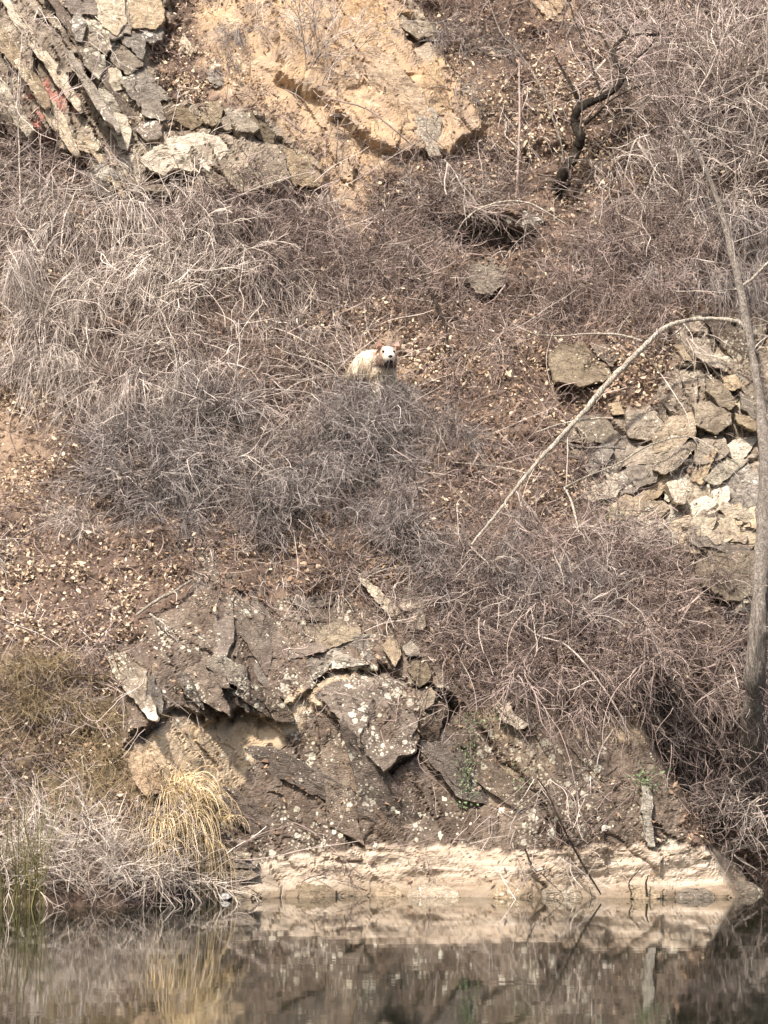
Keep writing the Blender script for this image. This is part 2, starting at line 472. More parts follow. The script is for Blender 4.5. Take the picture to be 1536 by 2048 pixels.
def mat_rock(name, c1, c2, c3, **kw):
    m, t, b = new_mat(name); g = NB(t)
    c, h = rock_nodes(g, c1, c2, c3, **kw)
    oi = g.n('ShaderNodeObjectInfo').outputs['Random']
    v = g.n('ShaderNodeHueSaturation'); g.l(c, v.inputs['Color'])
    g.l(g.math('ADD', g.math('MULTIPLY', oi, 0.45), 0.8), v.inputs['Value'])
    g.l(g.math('ADD', g.math('MULTIPLY', g.math('FRACT', g.math('MULTIPLY', oi, 7.3)), 0.5), 0.75), v.inputs['Saturation'])
    g.l(v.outputs[0], b.inputs['Base Color'])
    g.l(g.bump(h, 0.8, 0.03), b.inputs['Normal'])
    return m

M = {}
M['rock_dark'] = mat_rock('dark_rock', (0.19, 0.158, 0.132), (0.31, 0.265, 0.22), (0.125, 0.098, 0.08), lichen=0.75)
M['rock_grey'] = mat_rock('grey_lichen_rock', (0.25, 0.225, 0.195), (0.42, 0.385, 0.325), (0.16, 0.135, 0.115), lichen=1.0, lsc=7)
M['rock_pale'] = mat_rock('pale_rock', (0.58, 0.51, 0.39), (0.70, 0.64, 0.52), (0.40, 0.33, 0.25), lichen=0.3)
M['rock_tan'] = mat_rock('tan_rock', (0.37, 0.315, 0.235), (0.50, 0.435, 0.335), (0.25, 0.20, 0.155), lichen=0.5)
M['rock_ochre'] = mat_rock('ochre_rock', (0.50, 0.38, 0.25), (0.60, 0.48, 0.33), (0.36, 0.25, 0.17), lichen=0.3)
M['rock_cliff'] = mat_rock('cliff_rock', (0.20, 0.168, 0.142), (0.31, 0.262, 0.22), (0.115, 0.09, 0.075), lichen=0.8, lsc=7.5)
M['rock_olive'] = mat_rock('olive_rock', (0.225, 0.195, 0.15), (0.33, 0.29, 0.22), (0.15, 0.12, 0.098), lichen=0.35)
M['rock_white'] = mat_rock('white_lichened_rock', (0.50, 0.47, 0.39), (0.66, 0.63, 0.54), (0.30, 0.26, 0.21), lichen=0.8)

def mat_hill():
    m, t, b = new_mat('hillside_soil_and_rock'); g = NB(t)
    soil = g.mix(g.ramp(g.noise(2.2, 5), 0.35, 0.65), (0.10, 0.074, 0.060), (0.20, 0.15, 0.12))
    soil = g.mix(0.85, soil, g.mix(g.ramp(g.noise(40, 8, 0.8), 0.3, 0.7), (0.35, 0.33, 0.32), (1.7, 1.65, 1.6)), 'MULTIPLY')
    bare = g.mix(g.ramp(g.noise(6, 5), 0.3, 0.7), (0.25, 0.18, 0.13), (0.38, 0.29, 0.21))
    bare = g.mix(0.5, bare, g.mix(g.noise(60, 5, 0.7), (0.6, 0.6, 0.6), (1.3, 1.3, 1.3)), 'MULTIPLY')
    c = g.mix(g.attr('soil'), soil, bare)
    c = g.mix(g.math('MULTIPLY', g.attr('olive'), 0.7), c, g.mix(g.noise(30, 6, 0.8), (0.10, 0.085, 0.05), (0.25, 0.20, 0.12)))
    rc, rh = rock_nodes(g, (0.20, 0.165, 0.138), (0.32, 0.272, 0.225), (0.125, 0.095, 0.077), lichen=0.85, lsc=7.5)
    pale, _ = rock_nodes(g, (0.36, 0.325, 0.265), (0.56, 0.51, 0.42), (0.20, 0.165, 0.135), lichen=1.0, lsc=7)
    rc = g.mix(g.math('MAXIMUM', g.math('MULTIPLY', g.attr('upl'), 0.6), g.math('MULTIPLY', g.attr('rig'), 0.7)), rc, pale)
    drip = g.ramp(g.noise(4.0, 6, 0.7, g.mapped((2.6, 1.0, 0.22)), 0.3), 0.42, 0.62)
    rc = g.mix(g.math('MULTIPLY', drip, 0.55), rc, g.mix(1.0, rc, (0.52, 0.44, 0.38), 'MULTIPLY'))
    c = g.mix(g.attr('rock'), c, rc)
    och = g.mix(g.ramp(g.noise(5, 6, 0.7), 0.3, 0.7), (0.48, 0.375, 0.25), (0.68, 0.57, 0.42))
    och = g.mix(0.5, och, g.mix(g.noise(30, 6, 0.75), (0.6, 0.55, 0.5), (1.35, 1.35, 1.35)), 'MULTIPLY')
    c = g.mix(g.math('MULTIPLY', g.attr('ochre'), g.ramp(g.noise(7, 5, 0.7), 0.24, 0.44)), c, och)
    org = g.mix(g.ramp(g.noise(2.5, 6, 0.7), 0.38, 0.6), (0.31, 0.24, 0.185), (0.55, 0.395, 0.25))
    org = g.mix(g.ramp(g.noise(5, 6, 0.7, g.mapped((1, 1, 1), loc=(9, 0, 0))), 0.55, 0.7), org, (0.62, 0.53, 0.38))
    org = g.mix(0.6, org, g.mix(g.noise(26, 6, 0.75), (0.5, 0.48, 0.46), (1.4, 1.4, 1.4)), 'MULTIPLY')
    c = g.mix(g.attr('orange'), c, org)
    # old water marks: level pale bands
    bn = g.noise(3.2, 6, 0.72, g.mapped((0.5, 0.5, 3.4)), 0.8)
    bc = g.ramp(bn, 0.30, 0.70, (0.29, 0.23, 0.18, 1), (0.76, 0.69, 0.60, 1), (0.48, (0.52, 0.44, 0.35, 1)))
    bc = g.mix(0.6, bc, g.mix(g.noise(22, 7, 0.75, g.mapped((1, 1, 2.2))), (0.45, 0.42, 0.38), (1.4, 1.4, 1.4)), 'MULTIPLY')
    sep = g.n('ShaderNodeSeparateXYZ'); g.l(g.P(), sep.inputs[0])
    wet = g.ramp(g.math('ADD', sep.outputs[2], g.math('MULTIPLY', g.noise(4, 4), 0.22)), 0.16, 0.32, (1, 1, 1, 1), (0, 0, 0, 1))
    bc = g.mix(g.math('MULTIPLY', wet, 0.75), bc, (0.15, 0.115, 0.075))
    c = g.mix(g.attr('band'), c, bc)
    c = g.mix(g.math('MULTIPLY', g.attr('red'), 0.6), c, (0.60, 0.20, 0.17))
    g.l(c, b.inputs['Base Color'])
    hs = g.noise(30, 8, 0.8)
    hm = g.n('ShaderNodeMix', data_type='FLOAT'); g.l(g.attr('rock'), hm.inputs[0]); g.l(hs, hm.inputs[2]); g.l(rh, hm.inputs[3])
    g.l(g.bump(hm.outputs[0], 0.8, 0.018), b.inputs['Normal'])
    return m
M['hill'] = mat_hill()

def mat_wood(name, c1, c2, sc=9.0, bark=False):
    m, t, b = new_mat(name); g = NB(t)
    oi = g.n('ShaderNodeObjectInfo').outputs['Random']
    ri = g.n('ShaderNodeNewGeometry').outputs['Random Per Island']
    c = g.mix(g.ramp(g.math('ADD', g.math('MULTIPLY', g.noise(sc, 4, 0.6), 0.6), g.math('MULTIPLY', ri, 0.0 if bark else 0.55)), 0.34 if not bark else 0.30, 0.90 if not bark else 0.4), c1, c2)
    v = g.n('ShaderNodeHueSaturation'); g.l(c, v.inputs['Color'])
    g.l(g.math('ADD', g.math('MULTIPLY', oi, 0.45), 0.78), v.inputs['Value'])
    g.l(v.outputs[0], b.inputs['Base Color'])
    if bark:
        h = g.noise(46, 6, 0.75, g.mapped((1, 1, 0.16)), 1.0)
        g.l(g.bump(h, 1.0, 0.05), b.inputs['Normal'])
        c2n = g.mix(0.8, c, g.mix(g.ramp(h, 0.42, 0.6), (0.3, 0.3, 0.3), (1.45, 1.45, 1.45)), 'MULTIPLY')
        g.l(c2n, v.inputs['Color'])
    return m
M['twig_pale'] = mat_wood('pale_twig_bark', (0.22, 0.185, 0.165), (0.90, 0.81, 0.73))
M['twig_grey'] = mat_wood('grey_twig_bark', (0.115, 0.10, 0.096), (0.52, 0.475, 0.45))
M['twig_brown'] = mat_wood('brown_twig_bark', (0.10, 0.075, 0.068), (0.56, 0.455, 0.41))
M['twig_pink'] = mat_wood('pinkish_twig_bark', (0.21, 0.165, 0.155), (0.82, 0.70, 0.645))
M['twig_white'] = mat_wood('bleached_twig_bark', (0.34, 0.29, 0.255), (0.98, 0.90, 0.80))
M['twig_tan'] = mat_wood('tan_stem', (0.20, 0.155, 0.09), (0.42, 0.34, 0.21))
M['bark_dark'] = mat_wood('dark_bark', (0.055, 0.045, 0.035), (0.13, 0.11, 0.085), bark=True)
M['bark_grey'] = mat_wood('grey_bark', (0.36, 0.32, 0.28), (0.52, 0.47, 0.42), bark=True)
M['bark_pale'] = mat_wood('pale_bark', (0.74, 0.67, 0.56), (0.95, 0.89, 0.78), bark=True)
M['straw'] = mat_wood('straw', (0.42, 0.31, 0.17), (0.98, 0.82, 0.54))
M['reed'] = mat_wood('green_reed', (0.13, 0.13, 0.05), (0.34, 0.31, 0.15))
def mat_leaf(name, c1, c2):
    m, t, b = new_mat(name); g = NB(t)
    r = g.n('ShaderNodeNewGeometry').outputs['Random Per Island']
    oi = g.n('ShaderNodeObjectInfo').outputs['Random']
    c = g.mix(g.math('FRACT', g.math('ADD', r, oi)), c1, c2)
    g.l(c, b.inputs['Base Color']); b.inputs['Roughness'].default_value = 0.75
    return m
M['leaf'] = mat_leaf('dry_leaf', (0.22, 0.145, 0.10), (0.86, 0.73, 0.54))
M['leaf_brown'] = mat_leaf('brown_dead_leaf', (0.10, 0.065, 0.048), (0.42, 0.30, 0.21))
M['leaf_green'] = mat_leaf('green_leaf', (0.10, 0.155, 0.08), (0.24, 0.32, 0.17))
M['lichen'] = mat_leaf('white_lichen', (0.55, 0.55, 0.46), (0.78, 0.76, 0.66))
M['stone_white'] = mat_rock('white_stone', (0.72, 0.72, 0.70), (0.8, 0.8, 0.78), (0.6, 0.6, 0.58), lichen=0.0)

def mat_water():
    m, t, b = new_mat('pond_water'); g = NB(t)
    b.inputs['Base Color'].default_value = (0.010, 0.013, 0.008, 1)
    b.inputs['Roughness'].default_value = 0.032
    b.inputs['IOR'].default_value = 1.33
    b.inputs['Specular IOR Level'].default_value = 0.5
    h = g.noise(1.4, 2, 0.5, g.mapped((0.5, 1.6, 1)))
    h2 = g.noise(5.0, 2, 0.5, g.mapped((0.5, 1.6, 1)))
    n = g.bump(h, 0.025, 0.03)
    n = g.bump(h2, 0.010, 0.010, n)
    g.l(n, b.inputs['Normal'])
    return m
M['water'] = mat_water()

# ------------------------------------------------------------------ setting: hillside and pond
def build_hill():
    xs = np.concatenate([np.linspace(-45, -7, 20, endpoint=False), np.arange(-7, -5.1, 0.12), np.arange(-5.1, 5.1, 0.022), np.arange(5.1, 7, 0.12), np.linspace(7, 45, 20)])
    zs = np.concatenate([np.linspace(-2.5, -0.15, 8, endpoint=False), np.arange(-0.15, 3.9, 0.018), np.arange(3.9, 12.2, 0.028), np.arange(12.2, 14, 0.15), np.linspace(14, 22, 16)])
    X, Z = np.meshgrid(xs, zs)
    Y, m = fields(X, Z)
    # the top of the slope levels out and runs back
    ext = [2, 6, 14, 30, 60]
    for e in ext:
        X = np.vstack([X, X[-1:]]); Y = np.vstack([Y, Y[len(zs) - 1:len(zs)] + e]); Z = np.vstack([Z, Z[-1:] * 0 + 22 + 0.05 * e])
        for k in m: m[k] = np.vstack([m[k], m[k][-1:] * 0])
    R, C = X.shape
    idx = np.arange(R * C).reshape(R, C)
    F = np.stack([idx[:-1, :-1], idx[:-1, 1:], idx[1:, 1:], idx[1:, :-1]], -1).reshape(-1, 4)
    V = np.stack([X, Y, Z], -1).reshape(-1, 3)
    me = mesh_np('hillside', V, F, M['hill'], False, {k: v for k, v in m.items()})
    o = thing('hillside', 'steep brown hillside of soil and fractured rock rising from the pond', 'hillside', me=me, kind='structure')
    return o
hill = build_hill()
wme = mesh_np('pond_water', [(-300, -400, 0), (300, -400, 0), (300, 6, 0), (-300, 6, 0)], [(0, 1, 2, 3)], M['water'])
thing('pond_water', 'still dark pond water mirroring the rock at the foot of the slope', 'water', me=wme, kind='structure')

# ------------------------------------------------------------------ stones
def plane_fit(px, py, off):
    H = hit(px, py)
    A = np.stack([np.ones(len(H)), H[:, 0], H[:, 2]], -1)
    co, *_ = np.linalg.lstsq(A, H[:, 1], rcond=None)
    co[2] = np.clip(co[2], -0.2, 0.9); co[1] = np.clip(co[1], -0.5, 0.5)
    co[0] = np.mean(H[:, 1] - co[1] * H[:, 0] - co[2] * H[:, 2]) - off
    return co

def to_plane(px, py, co):
    d = ray(px, py)
    t = (co[0] + co[1] * CAM[0] + co[2] * CAM[2] - CAM[1]) / (d[..., 1] - co[1] * d[..., 0] - co[2] * d[..., 2])
    return CAM + d * t[..., None]

def stone(name, poly, mat, parent, off=0.04, thick=0.25, bulge=0.10, n=34, rings=8, seed=0, facets=6, rough=1.0):
    r = np.random.default_rng(seed + 1000)
    poly = np.asarray(poly, float)
    c = poly.mean(0)
    # resample the outline
    Q = np.vstack([poly, poly[:1]]); L = np.concatenate([[0], np.cumsum(np.hypot(*np.diff(Q, axis=0).T))])
    u = np.linspace(0, L[-1], n, endpoint=False)
    bx = np.interp(u, L, Q[:, 0]); by = np.interp(u, L, Q[:, 1])
    size = math.sqrt(max(20.0, 0.5 * abs(np.dot(Q[:-1, 0], Q[1:, 1]) - np.dot(Q[1:, 0], Q[:-1, 1]))))
    jit = 0.05 * size * rough
    bx, by = bx + jit * fbm(bx / (0.16 * size), by / (0.16 * size), seed * 1.7, 3, 3, 0.65), by + jit * fbm(bx / (0.16 * size), by / (0.16 * size), seed * 1.7 + 9, 3, 4, 0.65)
    co = plane_fit(np.append(bx, c[0]), np.append(by, c[1]), off)
    sc = [1.0, 1.0, 0.965] + list(np.linspace(0.90, 0.12, rings - 3))
    m = size * 0.005                                   # rough size in metres
    planes = [(r.normal(0, 0.55), r.normal(0, 0.55), r.uniform(0.35, 1.0)) for _ in range(facets)]
    tlx, tlz = r.normal(0, 0.20 * rough, 2)
    ca_, sa_ = math.cos(TH + r.normal(0, 0.25)), math.sin(TH)
    rows = []
    for k, s in enumerate(sc):
        qx = c[0] + (bx - c[0]) * s; qy = c[1] + (by - c[1]) * s
        W = to_plane(qx, qy, co)
        ux = (qx - c[0]) / size; uy = (qy - c[1]) / size
        h = np.min([a * ux + b * uy + cc * 0.6 for a, b, cc in planes], 0) * bulge * 2.0 * m
        h = h + 0.06 * m * rough * fbm(W[:, 0] / (0.35 * m), W[:, 2] / (0.35 * m), seed, 3, 5) + (tlx * ux + tlz * uy) * m
        wa, wb = (ux * ca_ + uy * sa_) * 2.2 + seed * 0.37, (-ux * sa_ + uy * ca_) * 5.0 + seed * 0.11
        f1, f2, idh, dx_, dy_ = worley(wa, wb, 7)
        h = h + rough * m * (0.055 * (idh - 0.5) + 0.10 * (idh * 7 % 1 - 0.5) * dy_ - 0.02 * (1 - sstep(0, 0.12, f2 - f1)))
        if k == 0: h = h * 0 - thick
        if k == 1: h = h - 0.05 * m - 0.008
        W[:, 1] -= h
        if k == 0:
            W[:, 0] = W[:, 0].mean() + (W[:, 0] - W[:, 0].mean()) * 0.9
            W[:, 2] = W[:, 2].mean() + (W[:, 2] - W[:, 2].mean()) * 0.9
        rows.append(W)
    V = np.concatenate(rows); cen = rows[-1].mean(0, keepdims=True)
    V = np.concatenate([V, cen])
    F = []
    R = len(sc)
    for k in range(R - 1):
        for i in range(n):
            j = (i + 1) % n
            F.append((k * n + i, k * n + j, (k + 1) * n + j, (k + 1) * n + i))
    last = (R - 1) * n
    tri = [(last + i, last + (i + 1) % n, len(V) - 1, len(V) - 1) for i in range(n)]
    # quads only with a doubled corner would be invalid: build triangles for everything
    T = []
    for a, b, cc, d in F: T += [(a, b, cc), (a, cc, d)]
    T += [(a, b, cc) for a, b, cc, d in tri]
    # outline winding decides which way the faces look
    if np.dot(Q[:-1, 0], Q[1:, 1]) - np.dot(Q[1:, 0], Q[:-1, 1]) > 0: T = [t[::-1] for t in T]
    o0 = V.mean(0)
    base = np.array(parent.location) if parent is not None else np.zeros(3)
    me = mesh_np(name, V - o0, T, mat)
    return link(name, me, parent, o0 - base)

def voronoi_cells(poly, la, lb, seed, ang=TH, gap=0.06):
    """clip a slanted Voronoi pattern to a polygon (pixel space); returns convex cells"""
    r = np.random.default_rng(seed)
    poly = np.asarray(poly, float)
    ca, sa = math.cos(ang), math.sin(ang)
    a = poly @ np.array([ca, sa]) / la; b = poly @ np.array([-sa, ca]) / lb
    seeds = []
    for i in range(int(math.floor(a.min())) - 1, int(math.ceil(a.max())) + 2):
        for j in range(int(math.floor(b.min())) - 1, int(math.ceil(b.max())) + 2):
            seeds.append((i + r.uniform(0.08, 0.92) + 0.5 * (j % 2), j + r.uniform(0.08, 0.92)))
    seeds = np.array(seeds)
    out = []
    for k, sdp in enumerate(seeds):
        P_ = (sdp[0] * la * ca - sdp[1] * lb * sa, sdp[0] * la * sa + sdp[1] * lb * ca)
        if not inpoly(np.array([P_[0]]), np.array([P_[1]]), poly)[0]: continue
        cell = [np.array(sdp) + np.array(q) * 1.6 for q in ((-1, -1), (1, -1), (1, 1), (-1, 1))]
        near = seeds[np.argsort(((seeds - sdp) ** 2).sum(1))[1:14]]
        for q in near:
            mid = (q + sdp) / 2; nrm = q - sdp
            new = []
            for i in range(len(cell)):
                p0, p1 = cell[i], cell[(i + 1) % len(cell)]
                d0, d1 = (p0 - mid) @ nrm, (p1 - mid) @ nrm
                if d0 <= 0: new.append(p0)
                if (d0 < 0) != (d1 < 0): new.append(p0 + (p1 - p0) * d0 / (d0 - d1))
            cell = new
            if len(cell) < 3: break
        if len(cell) < 3: continue
        C_ = np.array(cell); cen = C_.mean(0)
        C_ = cen + (C_ - cen) * (1 - gap)
        out.append(np.stack([C_[:, 0] * la * ca - C_[:, 1] * lb * sa, C_[:, 0] * la * sa + C_[:, 1] * lb * ca], -1))
    return out

def strip(x, y, ln, wd, deg, seed=None):
    r = np.random.default_rng(int(x * 3 + y * 5 + 4000)); a_ = math.radians(deg); n_ = 6
    dx, dy = math.cos(a_), math.sin(a_)
    t_ = np.linspace(0, 1, n_); w1 = wd * 0.5 * r.uniform(0.5, 1.2, n_); w2 = wd * 0.5 * r.uniform(0.5, 1.2, n_)
    w1[0] *= 0.6; w2[-1] *= 0.4
    A = [(x + dx * ln * t + dy * w, y + dy * ln * t - dx * w) for t, w in zip(t_, w1)]
    B = [(x + dx * ln * t - dy * w, y + dy * ln * t + dx * w) for t, w in zip(t_, w2)]
    return A + B[::-1]

def outcrop(label, polys, group=None, name='rock_outcrop', cat='rock outcrop'):
    """polys: list of (polygon or cells, material, off, bulge)"""
    allp = np.concatenate([np.asarray(p[0], float) for p in polys])
    c = allp.mean(0)
    base = hit(np.array([c[0]]), np.array([allp[:, 1].max()]))[0]
    t = thing(name, label, cat, base, group)
    for k, (p, mt, off, bl) in enumerate(polys):
        p = np.asarray(p, float)
        big = np.ptp(p[:, 0]) * np.ptp(p[:, 1])
        stone('stone', p, M[mt], t, off, 0.22 + off, bl, n=64 if big > 6000 else 38, rings=14 if big > 6000 else 8, seed=int(p[0, 0] * 7 + p[0, 1] * 3 + k), rough=0.5 if bl < 0.031 else 1.0)
    return t

def cells(poly, la, lb, seed, mats, off=(0.0, 0.09), bl=0.12, skip=0.2, ymax=None, **kw):
    r = np.random.default_rng(seed + 5)
    out = []
    for c in voronoi_cells(poly, la, lb, seed, **kw):
        if r.random() < skip: continue
        cen = c.mean(0); g_ = r.uniform(0.85, 1.45); an = r.normal(0, 0.25)
        R2 = np.array([[math.cos(an), -math.sin(an)], [math.sin(an), math.cos(an)]])
        c = cen + (c - cen) @ R2.T * g_ * np.exp(r.normal(0, 0.12, 2)) + r.normal(0, 0.06 * lb, 2)
        if ymax: c[:, 1] = np.minimum(c[:, 1], ymax + r.uniform(-8, 3, len(c)))
        out.append((c, mats[r.integers(len(mats))], r.uniform(*off), bl * r.uniform(0.7, 1.5)))
    return out

# upper left: slanting layered slabs and lichened blocks
outcrop('long dark slabs leaning steeply at the top left corner, with pale strips between',
        [(strip(*q[:5]), q[5], q[6], 0.08) for q in (
            (-40, 10, 250, 34, 57, 'rock_tan', 0.13), (5, -10, 280, 24, 56, 'rock_pale', 0.11), (40, -40, 380, 26, 57, 'rock_grey', 0.16), (78, -40, 480, 22, 56, 'rock_dark', 0.12),
            (-30, 120, 180, 30, 60, 'rock_white', 0.10), (35, 118, 170, 24, 60, 'rock_pale', 0.14), (68, 150, 190, 26, 62, 'rock_pale', 0.08), (205, 250, 330, 24, 57, 'rock_dark', 0.06),
            (170, 270, 150, 18, 58, 'rock_tan', 0.10), (-20, 200, 130, 26, 50, 'rock_tan', 0.08), (110, 285, 90, 22, 8, 'rock_pale', 0.12))])
outcrop('dark lichen-spotted blocks above the cream ledge at the upper left',
        cells([(110, -40), (330, -40), (345, 60), (290, 110), (310, 170), (320, 210), (350, 240), (330, 262), (240, 275), (190, 170), (130, 60)], 64, 40, 3, ['rock_grey', 'rock_dark', 'rock_grey', 'rock_grey', 'rock_white'], (0.08, 0.17), skip=0.06))
outcrop('brown and grey blocks stepping right of the lichened blocks at upper left',
        cells([(310, 165), (400, 215), (480, 225), (545, 240), (600, 300), (560, 300), (480, 285), (420, 262), (345, 262), (330, 220)], 64, 32, 4, ['rock_tan', 'rock_grey', 'rock_olive'], (0.02, 0.12), ang=math.radians(25)))
outcrop('smooth cream coloured boulder ledge at the upper left',
        [([(272, 322), (300, 300), (345, 278), (400, 265), (438, 268), (464, 300), (440, 320), (425, 345), (360, 342), (300, 350)], 'rock_pale', 0.12, 0.08)], name='boulder', cat='boulder')
outcrop('wide tan rock slab just right of the cream ledge',
        [([(462, 305), (500, 292), (560, 288), (580, 350), (540, 378), (480, 385), (440, 345)], 'rock_tan', 0.09, 0.05),
         ([(560, 288), (610, 300), (645, 330), (640, 375), (585, 372), (575, 330)], 'rock_tan', 0.06, 0.05)])
outcrop('grey rounded boulder half sunk in twigs left of the cream ledge',
        [([(175, 350), (205, 325), (235, 345), (250, 385), (230, 412), (200, 405), (180, 380)], 'rock_grey', 0.12, 0.2)], name='boulder', cat='boulder')
outcrop('tan weathered rock at the top edge right of the lichened blocks',
        [([(255, -10), (320, -10), (332, 40), (310, 60), (262, 55)], 'rock_tan', 0.18, 0.08), ([(190, -10), (250, -10), (255, 40), (230, 70), (200, 50)], 'rock_pale', 0.14, 0.1)])
outcrop('small pale pointed stones lying on the litter near the top, right of the tan rock',
        [([(355, 85), (368, 65), (375, 80), (390, 92), (382, 112), (362, 100)], 'rock_pale', 0.05, 0.2), ([(415, 140), (440, 135), (455, 165), (430, 175), (415, 160)], 'rock_grey', 0.06, 0.2)], name='loose_stones', cat='stones')
# orange rock at the top
outcrop('orange and ochre rock face at the top centre',
        cells([(690, -40), (800, -40), (820, 50), (880, 120), (930, 190), (970, 262), (900, 300), (800, 290), (740, 200), (700, 100)], 105, 50, 9, ['rock_ochre', 'rock_ochre', 'rock_tan'], (-0.02, 0.06), 0.06, skip=0.35))
outcrop('small orange rock patch at the top edge above the gnarled tree',
        cells([(1055, -40), (1150, -40), (1145, 30), (1085, 40)], 50, 36, 11, ['rock_ochre'], (0.03, 0.1), 0.1))
# middle
outcrop('grey brown boulder with a black hole in it, right of the dog',
        [([(1092, 715), (1120, 688), (1165, 682), (1180, 700), (1215, 730), (1228, 755), (1170, 772), (1110, 766)], 'rock_olive', 0.14, 0.16),
         ([(1180, 690), (1215, 688), (1240, 715), (1222, 735), (1195, 712)], 'rock_dark', 0.06, 0.1)], name='boulder', cat='boulder')
outcrop('tan boulder below the dark hollow, above and right of the dog',
        [([(935, 522), (985, 513), (1022, 535), (1018, 562), (985, 590), (950, 588), (936, 560)], 'rock_olive', 0.12, 0.18)], name='boulder', cat='boulder')
outcrop('thin dark slabs stacked over the black hollow beside the fallen twigs',
        [([(850, 450), (900, 438), (960, 436), (1010, 442), (1000, 455), (930, 458), (870, 462)], 'rock_olive', 0.18, 0.08),
         ([(870, 466), (930, 462), (1000, 462), (1060, 470), (1050, 480), (960, 480), (890, 478)], 'rock_olive', 0.10, 0.08),
         ([(850, 480), (890, 484), (930, 496), (900, 505), (860, 500)], 'rock_olive', 0.14, 0.08),
         ([(1000, 430), (1070, 420), (1095, 440), (1060, 458), (1015, 450)], 'rock_dark', 0.16, 0.1)])
# right outcrop
outcrop('olive slabs stacked in a slant down the right edge above the pale stones',
        [([(1385, 690), (1410, 692), (1458, 735), (1455, 745), (1420, 732), (1390, 712)], 'rock_tan', 0.12, 0.1),
         ([(1345, 690), (1365, 690), (1385, 720), (1370, 722)], 'rock_tan', 0.08, 0.1),
         ([(1410, 755), (1440, 760), (1475, 800), (1465, 820), (1440, 812), (1412, 780)], 'rock_olive', 0.16, 0.1),
         ([(1445, 755), (1470, 748), (1485, 770), (1470, 783), (1450, 778)], 'rock_tan', 0.18, 0.12),
         ([(1480, 780), (1536, 820), (1560, 870), (1520, 850), (1485, 815)], 'rock_olive', 0.18, 0.1),
         ([(1405, 640), (1450, 642), (1500, 690), (1530, 760), (1490, 740), (1450, 700)], 'rock_dark', 0.05, 0.08),
         ([(1470, 825), (1510, 835), (1525, 862), (1500, 860), (1475, 845)], 'rock_tan', 0.2, 0.12)])
outcrop('slanting brown slabs between the pale stone pile and the big smooth boulder at right',
        [(strip(*q[:5]), q[5], q[6], 0.1) for q in ((1370, 1040, 130, 26, 20, 'rock_tan', 0.14), (1385, 1075, 120, 22, 15, 'rock_olive', 0.12), (1440, 1010, 90, 24, 25, 'rock_pale', 0.12), (1300, 1050, 100, 22, 30, 'rock_white', 0.1), (1250, 1030, 80, 20, 35, 'rock_tan', 0.08), (1380, 1100, 90, 18, -10, 'rock_pale', 0.10))])
outcrop('large brown blocks along the upper edge of the pale rock pile at right',
        [([(1140, 840), (1205, 828), (1240, 870), (1235, 890), (1180, 885), (1130, 880)], 'rock_olive', 0.12, 0.1),
         ([(1215, 808), (1240, 800), (1250, 828), (1225, 832)], 'rock_tan', 0.12, 0.12),
         ([(1250, 830), (1310, 820), (1330, 850), (1300, 880), (1255, 875)], 'rock_tan', 0.12, 0.12),
         ([(1385, 808), (1420, 802), (1462, 825), (1465, 850), (1430, 868), (1390, 850)], 'rock_tan', 0.2, 0.14),
         ([(1340, 835), (1385, 825), (1395, 870), (1340, 900), (1310, 905), (1305, 880)], 'rock_tan', 0.16, 0.12),
         ([(1310, 910), (1390, 875), (1396, 895), (1350, 940), (1325, 950), (1305, 940)], 'rock_tan', 0.2, 0.1)])
outcrop('pile of small pale angular stones beside the grey trunk at right',
        cells([(1165, 905), (1300, 890), (1310, 950), (1340, 960), (1400, 890), (1520, 880), (1530, 1100), (1440, 1110), (1330, 1090), (1230, 1045), (1185, 960)], 68, 30, 17, ['rock_white', 'rock_pale', 'rock_white', 'rock_tan', 'rock_pale', 'rock_grey'], (0.0, 0.16), 0.14, gap=0.0, skip=0.04, ang=math.radians(-38)))
outcrop('smooth cream stone standing out of the pale rock pile at right',
        [([(1333, 965), (1352, 960), (1376, 985), (1372, 1008), (1350, 1005), (1338, 985)], 'rock_pale', 0.30, 0.16)], name='boulder', cat='boulder')
outcrop('big smooth brown boulder against the grey trunk at right',
        [([(1392, 1120), (1420, 1105), (1470, 1100), (1520, 1105), (1530, 1160), (1505, 1195), (1460, 1205), (1420, 1180), (1395, 1150)], 'rock_olive', 0.2, 0.16),
         ([(1448, 1212), (1500, 1200), (1530, 1215), (1510, 1250), (1465, 1245)], 'rock_tan', 0.10, 0.14)], name='boulder', cat='boulder')
# rocks in the middle of the lower cliff
outcrop('long pale slab pointing down to the right on top of the lower cliff',
        [([(716, 1158), (735, 1160), (770, 1190), (812, 1232), (806, 1246), (780, 1232), (745, 1195)], 'rock_pale', 0.14, 0.14)], name='rock_slab', cat='rock slab')
outcrop('cluster of angular tan blocks right of the long pale slab',
        cells([(790, 1190), (845, 1185), (858, 1240), (830, 1290), (870, 1320), (850, 1350), (800, 1340), (770, 1290), (720, 1270), (730, 1240), (790, 1250)], 42, 30, 23, ['rock_tan', 'rock_olive', 'rock_grey'], (0.04, 0.13), 0.14))
outcrop('lichen-crusted ledge stones above the black crack in the lower cliff',
        cells([(600, 1200), (700, 1230), (740, 1270), (790, 1310), (760, 1332), (700, 1325), (640, 1345), (600, 1370), (570, 1330), (590, 1260)], 72, 30, 27, ['rock_grey', 'rock_dark', 'rock_olive'], (0.0, 0.08), 0.1, ang=math.radians(-12)))
outcrop('broken slabs overhanging the ochre hollow in the lower cliff',
        cells([(235, 1440), (250, 1370), (330, 1340), (400, 1300), (470, 1310), (560, 1330), (600, 1345), (590, 1385), (540, 1415), (470, 1412), (420, 1425), (360, 1402), (300, 1432), (250, 1465)], 84, 34, 31, ['rock_grey', 'rock_dark', 'rock_dark'], (0.10, 0.20), 0.06, ang=math.radians(52)))
